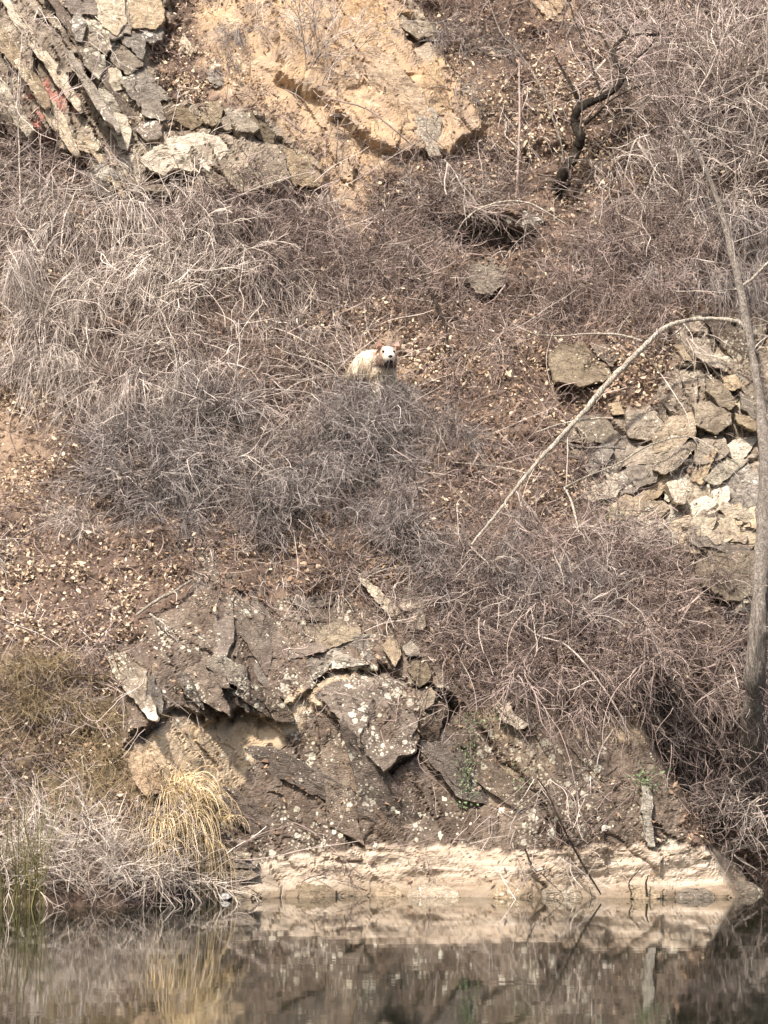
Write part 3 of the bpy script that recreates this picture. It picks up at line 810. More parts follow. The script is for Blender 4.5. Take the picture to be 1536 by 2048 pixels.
outcrop('big flat dark plate with white lichen spots under the crack of the lower cliff',
        [([(625, 1392), (650, 1365), (700, 1348), (780, 1354), (832, 1380), (840, 1450), (828, 1498), (775, 1540), (748, 1535), (702, 1468), (660, 1420)], 'rock_dark', 0.09, 0.04)], name='rock_slab', cat='rock slab')
outcrop('broad flat dark rock plates of the lower cliff, slanting down above its pale foot',
        cells([(480, 1580), (560, 1500), (640, 1440), (700, 1500), (780, 1570), (900, 1500), (960, 1430), (1050, 1480), (1290, 1500), (1350, 1600), (1370, 1690), (1000, 1695), (800, 1680), (520, 1705), (440, 1690), (440, 1600)],
              190, 52, 61, ['rock_cliff', 'rock_cliff', 'rock_dark'], (-0.015, 0.03), 0.02, skip=0.12, ymax=1692))
outcrop('flat dark rock plates above the jagged overhang of the lower cliff',
        cells([(260, 1330), (320, 1250), (400, 1195), (520, 1215), (600, 1200), (600, 1300), (560, 1340), (470, 1320), (400, 1310), (330, 1345)], 130, 46, 63, ['rock_cliff', 'rock_dark', 'rock_grey'], (0.0, 0.045), 0.02, skip=0.15))
outcrop('dark blocks stacked right of the big lichened plate',
        cells([(845, 1375), (900, 1395), (908, 1425), (870, 1460), (835, 1495), (845, 1430)], 48, 34, 33, ['rock_dark', 'rock_olive'], (0.06, 0.13), 0.12))
outcrop('pale buff stone set in the soil above the streaked rock right of the lower cliff',
        [([(988, 1408), (1005, 1390), (1020, 1400), (1030, 1430), (1060, 1450), (1040, 1462), (1000, 1440)], 'rock_pale', 0.12, 0.14)], name='boulder', cat='boulder')
outcrop('yellow slab leaning beside the straw grass at the lower left',
        [([(255, 1520), (268, 1505), (300, 1508), (322, 1545), (325, 1585), (290, 1592), (265, 1560)], 'rock_ochre', 0.25, 0.1)], name='rock_slab', cat='rock slab')
outcrop('narrow upright pale lichened rib of rock near the bottom right of the cliff',
        [(strip(1294, 1570, 125, 24, 88), 'rock_white', 0.10, 0.08)], name='rock_slab', cat='rock slab')
outcrop('thin pale slabs in steps above the pond at the left end of the cliff foot',
        [([(430, 1700), (470, 1702), (505, 1708), (500, 1718), (455, 1716)], 'rock_pale', 0.16, 0.1), ([(440, 1716), (480, 1722), (520, 1724), (510, 1738), (462, 1736)], 'rock_tan', 0.14, 0.1),
         ([(455, 1738), (500, 1740), (520, 1750), (490, 1762), (460, 1755)], 'rock_tan', 0.14, 0.1)])
wl = []
rr = np.random.default_rng(55)
x0 = 405
while x0 < 1490:
    wd = rr.uniform(35, 110); hh = rr.uniform(14, 36); by = 1796
    wl.append(([(x0, by), (x0 + 4, by - hh * 0.6), (x0 + wd * 0.3, by - hh), (x0 + wd * 0.75, by - hh * 0.92), (x0 + wd, by - hh * 0.5), (x0 + wd + 3, by), (x0 + wd * 0.5, by + 8)], 'rock_tan' if rr.random() < 0.6 else 'rock_olive', rr.uniform(0.05, 0.16), 0.12))
    x0 += wd * rr.uniform(1.0, 2.6)
outcrop('rounded tan stones lined up at the waterline along the cliff foot', wl, name='waterline_stones', cat='stones')
outcrop('tiny white stone at the waterline left of the cliff foot', [([(438, 1797), (444, 1788), (455, 1787), (462, 1796), (450, 1799)], 'stone_white', 0.35, 0.2)], name='white_stone', cat='stone')
# lichen rosettes standing a little proud on the cliff
def lichen_spots():
    r = np.random.default_rng(77)
    C_ = []
    for (cx, cy, rx, ry, n) in ((640, 1640, 180, 70, 34), (1110, 1640, 60, 45, 26), (880, 1630, 110, 60, 18), (700, 1440, 90, 60, 14), (680, 1300, 50, 30, 16), (1230, 1650, 60, 40, 8),
                                (480, 1380, 140, 45, 22), (560, 1500, 90, 50, 8), (220, 190, 70, 110, 30), (430, 1300, 120, 50, 12), (450, 1640, 30, 60, 12)):
        for _ in range(n): C_.append((cx + rx * r.normal(0, 0.55), cy + ry * r.normal(0, 0.55), r.choice([2.2, 3.0, 4.2, 6.5], p=[.4, .3, .2, .1])))
    C_ += [(1210, 1657, 7), (1217, 1656, 6), (1102, 1666, 10), (1100, 1655, 8), (236, 215, 13), (230, 222, 9), (750, 1690, 6), (880, 1670, 7)]
    C_ = np.array(C_)
    return C_
LS = lichen_spots()
H = hit(LS[:, 0], LS[:, 1]); 
e = 0.03
nx = (ylook(H[:, 0] + e, H[:, 2]) - ylook(H[:, 0] - e, H[:, 2])) / (2 * e); nz = (ylook(H[:, 0], H[:, 2] + e) - ylook(H[:, 0], H[:, 2] - e)) / (2 * e)
nx = np.clip(nx, -1, 1); nz = np.clip(nz, -1, 1.2)
protos = []
for k in range(4):
    r = np.random.default_rng(k); n = 12; a = np.arange(n) * 2 * math.pi / n
    ra = 1 + 0.25 * r.normal(0, 1, n); ra = np.clip(ra, 0.6, 1.4)
    V = np.concatenate([np.stack([np.cos(a) * ra, 0 * a + 0.6, np.sin(a) * ra], -1), np.stack([np.cos(a) * ra * 0.8, 0 * a - 0.25, np.sin(a) * ra * 0.8], -1), [[0, -0.35, 0]]])
    F = [(i, (i + 1) % n, n + (i + 1) % n) for i in range(n)] + [(i, n + (i + 1) % n, n + i) for i in range(n)] + [(n + i, n + (i + 1) % n, 2 * n) for i in range(n)]
    protos.append(mesh_np('lichen', V, [f for f in F], M['lichen']))
for k in range(len(LS)):
    o = link('lichen_patch', protos[k % 4], hill, H[k])
    s = LS[k, 2] * 0.005
    o.scale = (s * random.uniform(0.8, 1.2), s * 0.35, s * random.uniform(0.8, 1.4))
    v = Vector((nx[k], -1, nz[k]))
    o.rotation_euler = (-v).to_track_quat('Y', 'Z').to_euler()

# ------------------------------------------------------------------ fallen leaves
def leaf_verts(n, r):
    """n curled leaves of 6 vertices, 4 triangles each: (n,6,3) in local axes, x along the leaf, z normal"""
    L = r.uniform(0.7, 1.25, n); Wd = L * r.uniform(0.25, 0.55, n); cu = r.uniform(-0.5, 0.8, n) * L; fo = r.uniform(0.0, 0.45, n) * L
    V = np.zeros((n, 6, 3))
    V[:, 0] = np.stack([-L, 0 * L, cu], -1); V[:, 1] = np.stack([-0.3 * L, -Wd, fo], -1); V[:, 2] = np.stack([0.45 * L, -Wd * 0.8, fo + 0.2 * cu], -1)
    V[:, 3] = np.stack([L, 0 * L, cu * 0.8], -1); V[:, 4] = np.stack([0.45 * L, Wd * 0.8, fo * 0.8], -1); V[:, 5] = np.stack([-0.3 * L, Wd, fo * 0.7], -1)
    return V
LF = np.array([(0, 1, 5), (1, 2, 5), (2, 4, 5), (2, 3, 4)])
def rot_rand(n, r, nrm, jitter):
    nn = unit(nrm + r.normal(0, jitter, (n, 3)))
    t = unit(np.cross(nn, r.normal(0, 1, (n, 3))))
    b = np.cross(nn, t)
    return np.stack([t, b, nn], 1)         # rows are axes

def density(px, py, spots, base):
    d = np.full(px.shape, base)
    for (cx, cy, rx, ry, a) in spots:
        d = d + a * np.exp(-((px - cx) / rx) ** 2 - ((py - cy) / ry) ** 2)
    return d
LEAF_SPOTS = [(1080, 280, 130, 120, 1.0), (900, 200, 120, 100, 0.5), (1130, 780, 150, 80, 0.8), (860, 700, 100, 80, 0.45), (1300, 720, 90, 80, 0.5), (60, 1150, 150, 150, 0.75), (180, 1180, 110, 110, 0.5),
              (1180, 1390, 170, 60, 0.9), (60, 800, 80, 40, 0.8), (380, 90, 100, 70, 0.6), (430, 170, 90, 50, 0.7), (700, 410, 200, 60, 0.4), (1350, 100, 200, 120, 0.6), (1050, 1050, 200, 120, 0.3),
              (150, 290, 100, 60, 0.3), (60, 940, 60, 60, 0.5), (420, 460, 300, 60, 0.35), (650, 620, 120, 60, 0.4), (1400, 1250, 100, 100, 0.4), (340, 1230, 90, 60, 0.5), (1250, 1280, 200, 100, 0.35)]
def scatter_leaves(n, r, size, mat, name, spots, base, jitter, lift, x=(-5.2, 5.2), z=(0.1, 12.2), keep=None):
    X = r.uniform(*x, n * 5); Z = r.uniform(*z, n * 5)
    Y = ylook(X, Z); px, py = proj(np.stack([X, Y, Z], -1))
    rk = _look(_TM['rock'], X, Z)
    clump = sstep(-0.3, 0.5, fbm(X * 2.6, Z * 3.4, 0, 4, 301))
    d = density(px, py, spots, base) * (1 - 0.9 * rk) * (0.25 + 0.9 * clump)
    ok = r.random(n * 5) < d
    X, Y, Z = X[ok][:n], Y[ok][:n], Z[ok][:n]
    n = len(X)
    e = 0.04
    nr = np.stack([(ylook(X + e, Z) - ylook(X - e, Z)) / (2 * e), np.full(n, -1.0), (ylook(X, Z + e) - ylook(X, Z - e)) / (2 * e)], -1)
    nr = unit(np.clip(nr, -2, 2))
    Rm = rot_rand(n, r, nr, jitter)
    s = size * np.exp(r.normal(0, 0.28, n))
    V = leaf_verts(n, r) * s[:, None, None]
    Pn = np.stack([X, Y, Z], -1) + nr * (lift * r.random(n))[:, None]
    return V, Rm, Pn, s

r = np.random.default_rng(101)
V, Rm, Pn, s = scatter_leaves(36000, r, 0.0225, None, '', LEAF_SPOTS, 0.10, 0.55, 0.11)
order = np.argsort(-s)
px_, py_ = proj(Pn)
big = [k for k in order if 0 < px_[k] < 1536 and 0 < py_[k] < 1790][:290]
bigset = np.zeros(len(s), bool); bigset[big] = True
rest = ~bigset
W = np.einsum('nvi,nij->nvj', V, Rm) + Pn[:, None, :]
Wr = W[rest]
F = (np.arange(len(Wr))[:, None, None] * 6 + LF[None]).reshape(-1, 3)
lv = link('leaves', mesh_np('leaves', Wr.reshape(-1, 3), F, M['leaf']), hill); lv['kind'] = 'stuff'
leaf_protos = [mesh_np('leaf', leaf_verts(1, np.random.default_rng(k + 5))[0], LF, M['leaf']) for k in range(8)]
for i, k in enumerate(big):
    o = link('leaf', leaf_protos[i % 8], hill, Pn[k] + np.array([0, -0.02, 0.01]))
    o.scale = (s[k],) * 3
    o.rotation_euler = Matrix(Rm[k].T.tolist()).to_euler()
# matted brown litter
V, Rm, Pn, s = scatter_leaves(62000, r, 0.023, None, '', [(1000, 1100, 400, 300, 0.4), (1150, 700, 300, 150, 0.4)], 0.55, 0.7, 0.08)
W = np.einsum('nvi,nij->nvj', V, Rm) + Pn[:, None, :]
F = (np.arange(len(W))[:, None, None] * 6 + LF[None]).reshape(-1, 3)
lb_ = link('brown_leaves', mesh_np('brown_leaves', W.reshape(-1, 3), F, M['leaf_brown']), hill); lb_['kind'] = 'stuff'

# ------------------------------------------------------------------ low tangled undergrowth over the whole slope
def patch_mesh(kind, seed, mat):
    """a hand's reach of low twigs; the slope runs up along (0, .62, .78)"""
    r = np.random.default_rng(seed)
    cfg = dict(creep=(38, 0.30, 0.0034, (0, -0.35, 0.05), 0.22, 0.12, 8, 1.4), vine=(24, 0.50, 0.0042, (0, -0.35, -0.75), 0.13, 0.12, 9, 1.2), weed=(46, 0.20, 0.0036, (0, -0.5, 0.8), 0.25, 0.3, 6, 0.7))[kind]
    n, L0, rad, dirs, wob, grav, N, side = cfg
    u = r.normal(0, 0.20, n); v = r.normal(0, 0.20, n)
    P0 = np.stack([u, 0.60 * v + 0.02, 0.80 * v], -1)
    D = np.array(dirs)[None] + r.normal(0, 0.5, (n, 3)) * np.array([1.3, 0.5, 1.0]); D[:, 1] = -np.abs(D[:, 1]) * 0.5 - 0.05
    P = grow(P0, D, L0 * np.exp(r.normal(0, 0.45, n)), N, wob, grav, 0, r)
    R = rad * np.exp(r.normal(0, 0.35, n))[:, None] * np.linspace(1.0, 0.5, N)[None]
    p, d2, rr_ = sample_on(P, R, int(n * side), 0.2, 0.95, r)
    P2 = grow(p, d2 + r.normal(0, 0.7, p.shape), 0.45 * L0 * np.exp(r.normal(0, 0.4, len(p))), 5, wob, grav * 0.6, 0, r)
    R2 = rr_[:, None] * 0.7 * np.linspace(1, 0.6, 5)[None]
    return mesh_np('twig_patch', *join([tubes(P, R), tubes(P2, R2)]), mat)

CLEAR = [(970, 465, 110, 45, -0.6), (980, 550, 50, 45, -0.6), (1165, 730, 80, 50, -0.5), (1440, 690, 60, 50, -0.5), (1450, 1160, 80, 60, -0.5), (770, 1210, 70, 50, -0.4), (200, 1150, 150, 80, -0.2), (1060, 300, 120, 110, -0.35), (1185, 230, 95, 190, -0.6), (1150, 790, 150, 70, -0.35), (870, 700, 80, 70, -0.3), (60, 1180, 170, 150, -0.12), (700, 330, 90, 80, -0.3), (480, 120, 130, 110, -0.3), (1180, 1400, 200, 50, -0.35),
         (770, 700, 70, 50, -0.5), (60, 900, 130, 110, -0.4), (1300, 740, 80, 80, -0.3), (400, 1250, 200, 60, -0.3), (640, 1600, 260, 160, -0.3)]
def scatter_patches(name, label, n, kind, mat, spots, base, seed, smin=0.7, smax=1.3, rockf=0.95):
    r = np.random.default_rng(seed)
    X = r.uniform(-6.0, 6.0, n * 6); Z = r.uniform(0.05, 12.6, n * 6)
    Y = ylook(X, Z); px, py = proj(np.stack([X, Y, Z], -1))
    rk = _look(_TM['rock'], X, Z); sl_ = _look(_TM['soil'], X, Z)
    clump = sstep(-0.5, 0.5, fbm(X * 1.3, Z * 1.3, 0, 3, 302 + seed))
    d = density(px, py, spots, base) * (1 - rockf * rk) * (1 - 0.85 * sl_) * (0.12 + 0.95 * clump)
    ok = r.random(len(X)) < d
    P0 = np.stack([X, Y, Z], -1)[ok][:n]; n = len(P0)
    lib = bpy.data.collections.new(name + '_pieces')
    for k in range(7):
        lib.objects.link(bpy.data.objects.new('twig_patch', patch_mesh(kind, seed * 10 + k, mat)))
    me = bpy.data.meshes.new(name); me.from_pydata(P0.tolist(), [], [])
    at = me.attributes.new('turn', 'FLOAT_VECTOR', 'POINT')
    tv = np.stack([r.normal(0, 0.12, n), r.normal(0, 0.25, n), r.normal(0, 0.45, n)], -1)
    at.data.foreach_set('vector', tv.astype(np.float32).ravel())
    at = me.attributes.new('size', 'FLOAT_VECTOR', 'POINT')
    sv = r.uniform(smin, smax, (n, 1)) * np.stack([np.where(r.random(n) < 0.5, 1.0, -1.0), np.ones(n), np.ones(n)], -1)
    at.data.foreach_set('vector', sv.astype(np.float32).ravel())
    o = thing(name, label, 'undergrowth', me=me, kind='stuff')
    ng = bpy.data.node_groups.new(name, 'GeometryNodeTree')
    ng.interface.new_socket('Geometry', in_out='INPUT', socket_type='NodeSocketGeometry')
    ng.interface.new_socket('Geometry', in_out='OUTPUT', socket_type='NodeSocketGeometry')
    gi = ng.nodes.new('NodeGroupInput'); go = ng.nodes.new('NodeGroupOutput')
    ip = ng.nodes.new('GeometryNodeInstanceOnPoints'); ci = ng.nodes.new('GeometryNodeCollectionInfo')
    ci.inputs['Collection'].default_value = lib; ci.inputs['Separate Children'].default_value = True; ci.inputs['Reset Children'].default_value = True
    ip.inputs['Pick Instance'].default_value = True
    for nm, sock in (('turn', 'Rotation'), ('size', 'Scale')):
        a_ = ng.nodes.new('GeometryNodeInputNamedAttribute'); a_.data_type = 'FLOAT_VECTOR'; a_.inputs['Name'].default_value = nm
        ng.links.new(a_.outputs['Attribute'], ip.inputs[sock])
    ng.links.new(gi.outputs[0], ip.inputs['Points']); ng.links.new(ci.outputs[0], ip.inputs['Instance']); ng.links.new(ip.outputs[0], go.inputs[0])
    md = o.modifiers.new('scatter', 'NODES'); md.node_group = ng
    return o
scatter_patches('undergrowth', 'low brown tangle of bramble shoots and twigs covering the whole slope', 2300, 'creep', M['twig_brown'],
            [(1200, 1200, 350, 220, 0.5), (600, 500, 500, 150, 0.3)] + CLEAR, 0.42, 41)
scatter_patches('bleached_vines', 'thin bleached vines and bramble canes hanging over the whole slope', 1400, 'vine', M['twig_pale'],
            [(250, 560, 250, 200, 0.5), (1300, 250, 250, 250, 0.5), (560, 520, 250, 120, 0.3), (1400, 550, 150, 200, 0.3)] + CLEAR, 0.22, 42)
scatter_patches('dry_weeds', 'fine tan dry weeds matted over the bank at lower left', 620, 'weed', M['twig_tan'],
            [(110, 1470, 150, 130, 1.3), (230, 1640, 120, 70, 0.9), (60, 1330, 120, 60, 0.5), (1400, 1620, 90, 120, 0.3)], 0.0, 43)

# ------------------------------------------------------------------ bare shrubs
def shrub_proto(kind, seed):
    """returns list of stem meshes and one twig mesh, base at the origin, about 1 m tall, leaning to -Y (out of the slope)"""
    r = np.random.default_rng(seed)
    cfg = dict(
        drape=dict(ns=6, sl=1.15, sd=(0, -0.42, 1.0), sg=0.6, sw=0.15, n2=95, l2=0.55, g2=0.35, n3=180, l3=0.24, g3=0.25, sr=0.0072, spread=0.95, w2=0.11, fw=0.35, dn=-0.75, sx=0.7),
        tangle=dict(ns=5, sl=0.75, sd=(0, -0.45, 0.7), sg=0.3, sw=0.2, n2=140, l2=0.36, g2=0.15, n3=260, l3=0.17, g3=0.2, sr=0.0065, spread=0.95, w2=0.19),
        sapling=dict(ns=3, sl=1.35, sd=(0, -0.12, 1.3), sg=0.0, sw=0.09, n2=34, l2=0.5, g2=-0.1, n3=70, l3=0.22, g3=0.0, sr=0.0105, spread=0.35, w2=0.22),
        canes=dict(ns=7, sl=0.95, sd=(0.0, -0.4, 0.9), sg=0.12, sw=0.09, n2=40, l2=0.42, g2=0.05, n3=60, l3=0.2, g3=0.05, sr=0.0070, spread=1.1, w2=0.12),
        spray=dict(ns=6, sl=0.75, sd=(0.0, -0.55, 0.6), sg=0.3, sw=0.15, n2=70, l2=0.42, g2=0.3, n3=120, l3=0.2, g3=0.2, sr=0.008, spread=1.1, w2=0.14),
    )[kind]
    ns = cfg['ns']
    D = np.array(cfg['sd'])[None] + r.normal(0, 1, (ns, 3)) * np.array([cfg['spread'], 0.3, 0.25])
    S0 = r.normal(0, 0.05, (ns, 3)); S0[:, 2] = -0.04
    P1 = grow(S0, D, cfg['sl'] * r.uniform(0.7, 1.15, ns), 14, cfg['sw'], cfg['sg'], 0, r)
    R1 = cfg['sr'] * r.uniform(0.8, 1.2, ns)[:, None] * np.linspace(1, 0.4, 14)[None]
    p, d, rr_ = sample_on(P1, R1, cfg['n2'], 0.08, 1.0, r)
    D2 = unit(d * cfg.get('fw', 0.9) + np.array([0, -0.15, cfg.get('dn', 0.0)]) + r.normal(0, 0.5, p.shape) * np.array([cfg.get('sx', 1.1), 0.6, 1.0]))
    P2 = grow(p, D2, cfg['l2'] * np.exp(r.normal(0, 0.35, len(p))), 9, cfg['w2'], cfg['g2'], 0, r)
    R2 = np.minimum(rr_[:, None] * 0.9, 0.0050) * np.linspace(1, 0.5, 9)[None]
    p, d, rr_ = sample_on(P2, R2, cfg['n3'], 0.1, 1.0, r)
    P3 = grow(p, unit(d + r.normal(0, 0.6, p.shape)), cfg['l3'] * np.exp(r.normal(0, 0.35, len(p))), 6, 0.17, cfg['g3'], 0, r)
    R3 = np.maximum(rr_[:, None] * 0.8, 0.0030) * np.linspace(1, 0.6, 6)[None]
    stems = [mesh_np('stem', *tubes(P1[i:i + 1], R1[i:i + 1], 5), M['twig_grey'], True) for i in range(ns)]
    Vv, Ff = join([tubes(P2, R2), tubes(P3, R3)])
    return stems, mesh_np('twigs', Vv, Ff, M['twig_grey'])
PROTO = {k: [shrub_proto(k, 500 + 10 * i + s_) for s_ in range(5)] for i, k in enumerate(('drape', 'tangle', 'sapling', 'spray', 'canes'))}

def set_mat(o, mat):
    o.material_slots[0].link = 'OBJECT'; o.material_slots[0].material = mat

def place_shrub(px, py, kind, mat, scale, label, group, r, tilt=0.25):
    name, cat = {'drape': ('bare_bramble', 'bramble'), 'tangle': ('bare_shrub', 'shrub'), 'sapling': ('bare_sapling', 'sapling'), 'spray': ('sprawling_bush', 'bush'), 'canes': ('cane_clump', 'canes')}[kind]
    stems, tw = PROTO[kind][r.integers(5)]
    b = hit(np.array([px]), np.array([py]))[0]
    t = thing(name, label, cat, b, group)
    t.rotation_euler = (r.normal(0, tilt * 0.5), r.normal(0, tilt), r.normal(0, 0.9) if kind != 'sapling' else r.uniform(0, 6.28))
    s_ = scale * math.exp(r.normal(0, 0.16)); t.scale = (s_ * (1 if r.random() < 0.5 else -1), s_, s_ * r.uniform(0.85, 1.15))
    for m_ in stems[:int(r.integers(3, len(stems) + 1))]:
        set_mat(link('stem', m_, t), mat)
    q = link('twigs', tw, t); set_mat(q, mat); q['kind'] = 'stuff'
    return t

MASSES = [
    (260, 600, 230, 150, 12, 'canes', 'twig_white', 0.95, 'clump of long bleached canes standing out of the thicket at left', 'bleached cane clumps in the left thicket'),
    (520, 860, 260, 130, 9, 'canes', 'twig_pale', 0.85, 'clump of long pale canes in the grey thicket left below the dog', 'pale cane clumps in the grey thicket'),
    (1420, 260, 110, 190, 12, 'canes', 'twig_pale', 1.1, 'clump of pale upright canes among the saplings at upper right', 'pale cane clumps among the saplings'),
    (1490, 1380, 40, 130, 7, 'canes', 'twig_grey', 0.7, 'grey cane clump against the grey trunk at the right edge', 'grey cane clumps around the grey trunk'),
    (1130, 1150, 200, 120, 8, 'canes', 'twig_pale', 0.7, 'clump of pale canes on the brown slope below the arching branch', 'pale cane clumps below the arching branch'),
    # cx, cy, rx, ry, n, kind, material, scale, label, group
    (230, 520, 220, 110, 26, 'drape', 'twig_pale', 0.85, 'pale bare bramble with drooping canes in the thicket below the cream ledge at left', 'drooping brambles under the cream ledge'),
    (220, 740, 170, 80, 15, 'drape', 'twig_pale', 0.80, 'pale bramble arching over the brown bank between thicket and bare soil, far left', 'arching brambles above the bare soil at left'),
    (540, 530, 170, 100, 17, 'tangle', 'twig_brown', 0.80, 'brown leafless shrub in the thicket above and left of the dog', 'brown shrubs above left of the dog'),
    (500, 930, 230, 120, 40, 'tangle', 'twig_grey', 0.90, 'fine grey leafless shrub in the dense thicket below and left of the dog', 'grey shrubs of the central thicket'),
    (760, 950, 130, 130, 20, 'tangle', 'twig_grey', 0.85, 'fine grey leafless shrub in the dense thicket straight below the dog', 'grey shrubs straight below the dog'),
    (745, 812, 75, 12, 16, 'tangle', 'twig_grey', 0.50, 'low grey twiggy shrub hiding the legs of the dog', 'low shrubs at the feet of the dog'),
    (1250, 540, 170, 100, 20, 'tangle', 'twig_brown', 0.85, 'brown grey leafless shrub on the slope between the hollow and the leaning tree', 'shrubs between the hollow and the leaning tree'),
    (1400, 500, 120, 80, 12, 'drape', 'twig_grey', 0.85, 'grey drooping shrub behind the leaning tree at right', 'drooping shrubs behind the leaning tree'),
    (1330, 330, 200, 70, 16, 'sapling', 'twig_pink', 1.0, 'slender pinkish bare sapling right of the gnarled tree', 'saplings right of the gnarled tree'),
    (1440, 260, 90, 60, 8, 'sapling', 'twig_white', 1.15, 'tall pale bare sapling behind the top of the leaning tree', 'tall pale saplings behind the leaning tree'),
    (1380, 130, 190, 90, 18, 'sapling', 'twig_pink', 1.0, 'slender pinkish bare sapling in the top right corner', 'saplings in the top right corner'),
    (960, 140, 100, 60, 5, 'spray', 'twig_grey', 0.6, 'grey twiggy shrub on the dark bank right of the orange rock', 'shrubs right of the orange rock'),
    (1030, 1180, 140, 80, 13, 'tangle', 'twig_grey', 0.70, 'grey fine-twigged shrub on the brown slope right of the long pale slab', 'grey shrubs right of the pale slab'),
    (1250, 1270, 210, 110, 18, 'spray', 'twig_brown', 0.85, 'brown red sprawling bramble on the slope above the streaked rock at right', 'sprawling brambles above the streaked rock'),
    (1420, 1500, 80, 70, 8, 'tangle', 'twig_brown', 0.75, 'brown shrub left of the foot of the grey trunk', 'shrubs at the foot of the grey trunk'),
    (1480, 1640, 60, 70, 12, 'canes', 'twig_pale', 0.85, 'pale tangled bush hanging over the dark water at bottom right', 'bushes over the dark water at right'),
    (130, 1740, 160, 50, 26, 'canes', 'twig_white', 0.66, 'bleached twiggy bush standing at the waterline on the left bank', 'bleached bushes on the left waterline'),
    (320, 1740, 75, 40, 12, 'canes', 'twig_white', 0.62, 'bleached bush dipping into the pond beside the straw grass', 'bleached bushes beside the straw grass'),
    (120, 1430, 120, 90, 12, 'tangle', 'twig_tan', 0.55, 'low tan scrub bush on the olive bank at lower left', 'tan scrub on the olive bank'),
    (180, 1030, 60, 50, 4, 'spray', 'twig_pale', 0.55, 'pale sprawling bush at the right edge of the bare soil, far left', 'bushes by the bare soil at left'),
    (500, 90, 60, 40, 4, 'drape', 'twig_grey', 0.55, 'dark little bush on the earth bank near the top, left of the orange rock', 'little bushes left of the orange rock'),
    (620, 150, 60, 80, 4, 'sapling', 'twig_pale', 0.8, 'thin pale sapling in front of the orange rock', 'thin pale saplings before the orange rock'),
    (40, 420, 40, 100, 6, 'sapling', 'twig_pink', 0.95, 'pinkish upright sapling at the left edge under the leaning slabs', 'saplings at the upper left edge'),
    (840, 860, 60, 40, 6, 'drape', 'twig_pale', 0.45, 'small pale drooping bush just below and right of the dog', 'small bushes right of the dog'),
    (1010, 660, 120, 60, 8, 'spray', 'twig_brown', 0.55, 'thin brown bush on the leafy slope right of the dog', 'thin bushes on the leafy slope'),
    (985, 412, 130, 10, 4, 'canes', 'twig_pale', 0.5, 'pale arching bush spilling over the dark hollow', 'arching bushes over the dark hollow'),
    (1400, 1000, 80, 100, 3, 'spray', 'twig_grey', 0.5, 'sparse grey bush growing among the pale rock pile', 'sparse bushes in the rock pile'),
]
rs = np.random.default_rng(900)
for (cx, cy, rx, ry, n, kind, mt, sc, lab, grp) in MASSES:
    for i in range(n):
        while True:
            q = rs.uniform(-1, 1, 2)
            qx_, qy_ = cx + 1.18 * rx * q[0], cy + 1.18 * ry * q[1]
            if 1060 < qx_ < 1310 and qy_ < 480 and (kind in ('sapling', 'canes', 'drape') or 1090 < qx_ < 1280): continue
            if q @ q < 1: break
        place_shrub(qx_, qy_, kind, M[mt], sc, lab, grp, rs)

# ------------------------------------------------------------------ trees, branches, sticks drawn at their own place
def limb(name, pts, rad, mat, parent=None, off=0.15, sides=7, n=None, jitter=0.004, seed=0, tips=0, tipmat=None, base=None, cy=None):
    """pts: (px, py) or (px, py, extra metres in front)"""
    r = np.random.default_rng(seed + int(pts[0][0]))
    pp = np.array([(p[0], p[1]) for p in pts], float); ex = np.array([p[2] if len(p) > 2 else off for p in pts])
    Hh = hit(pp[:, 0], pp[:, 1])
    Y = Hh[:, 1] - ex
    d = ray(pp[:, 0], pp[:, 1]); t = (Y - CAM[1]) / d[:, 1]
    W_ = CAM + d * t[:, None]
    n = n or max(10, (9 if max(rad) > 0.028 else 5) * len(pts))
    C_ = smooth_path(W_, n, jitter, r)
    ra = np.interp(np.linspace(0, 1, n), np.linspace(0, 1, len(rad)), rad) * (1 + 0.07 * r.normal(0, 1, n))
    if rad[0] > 0.03 or max(rad) > 0.028: sides = 14
    Vv, Ff = tubes(C_[None], ra[None], sides)
    if sides == 14:
        cc = np.repeat(C_, sides, 0); an_ = np.tile(np.arange(sides), n) * 2 * math.pi / sides; ss = np.repeat(np.linspace(0, 1, n) * n * 0.35, sides)
        k_ = 1 + 0.17 * fbm(np.cos(an_) * 1.3 + 3, np.sin(an_) * 1.3 + seed, ss, 3, 7) + 0.06 * np.sin(an_ * 5 + 0.8 * ss)
        Vv = cc + (Vv - cc) * k_[:, None]
    # close the ends
    tip0 = len(Vv)
    o0 = np.array(base) if base is not None else C_[0]
    me = mesh_np(name, Vv - o0, Ff, mat, True)
    o = link(name, me, parent, None if parent is not None else o0)
    return o, C_, ra

def twigs_on(C_, ra, n, length, parent, mat, base, seed=0, rad=0.004, grav=0.2, wob=0.25, lo=0.2):
    r = np.random.default_rng(seed)
    p, d, rr_ = sample_on(C_[None], ra[None], n, lo, 1.0, r)
    P = grow(p, d * 0.5 + r.normal(0, 0.6, p.shape), length * np.exp(r.normal(0, 0.4, n)), 8, wob, grav, 0, r)
    R = rad * r.uniform(0.7, 1.3, n)[:, None] * np.linspace(1, 0.45, 8)[None]
    p, d, rr_ = sample_on(P, R, n * 2, 0.15, 1.0, r)
    P2 = grow(p, d + r.normal(0, 0.6, p.shape), 0.4 * length * np.exp(r.normal(0, 0.4, 2 * n)), 5, wob, grav, 0, r)
    Vv, Ff = join([tubes(P, R), tubes(P2, rr_[:, None] * 0.7 * np.linspace(1, 0.6, 5)[None])])
    o = link('twigs', mesh_np('twigs', Vv - np.array(base), Ff, mat), parent); o['kind'] = 'stuff'
    return o

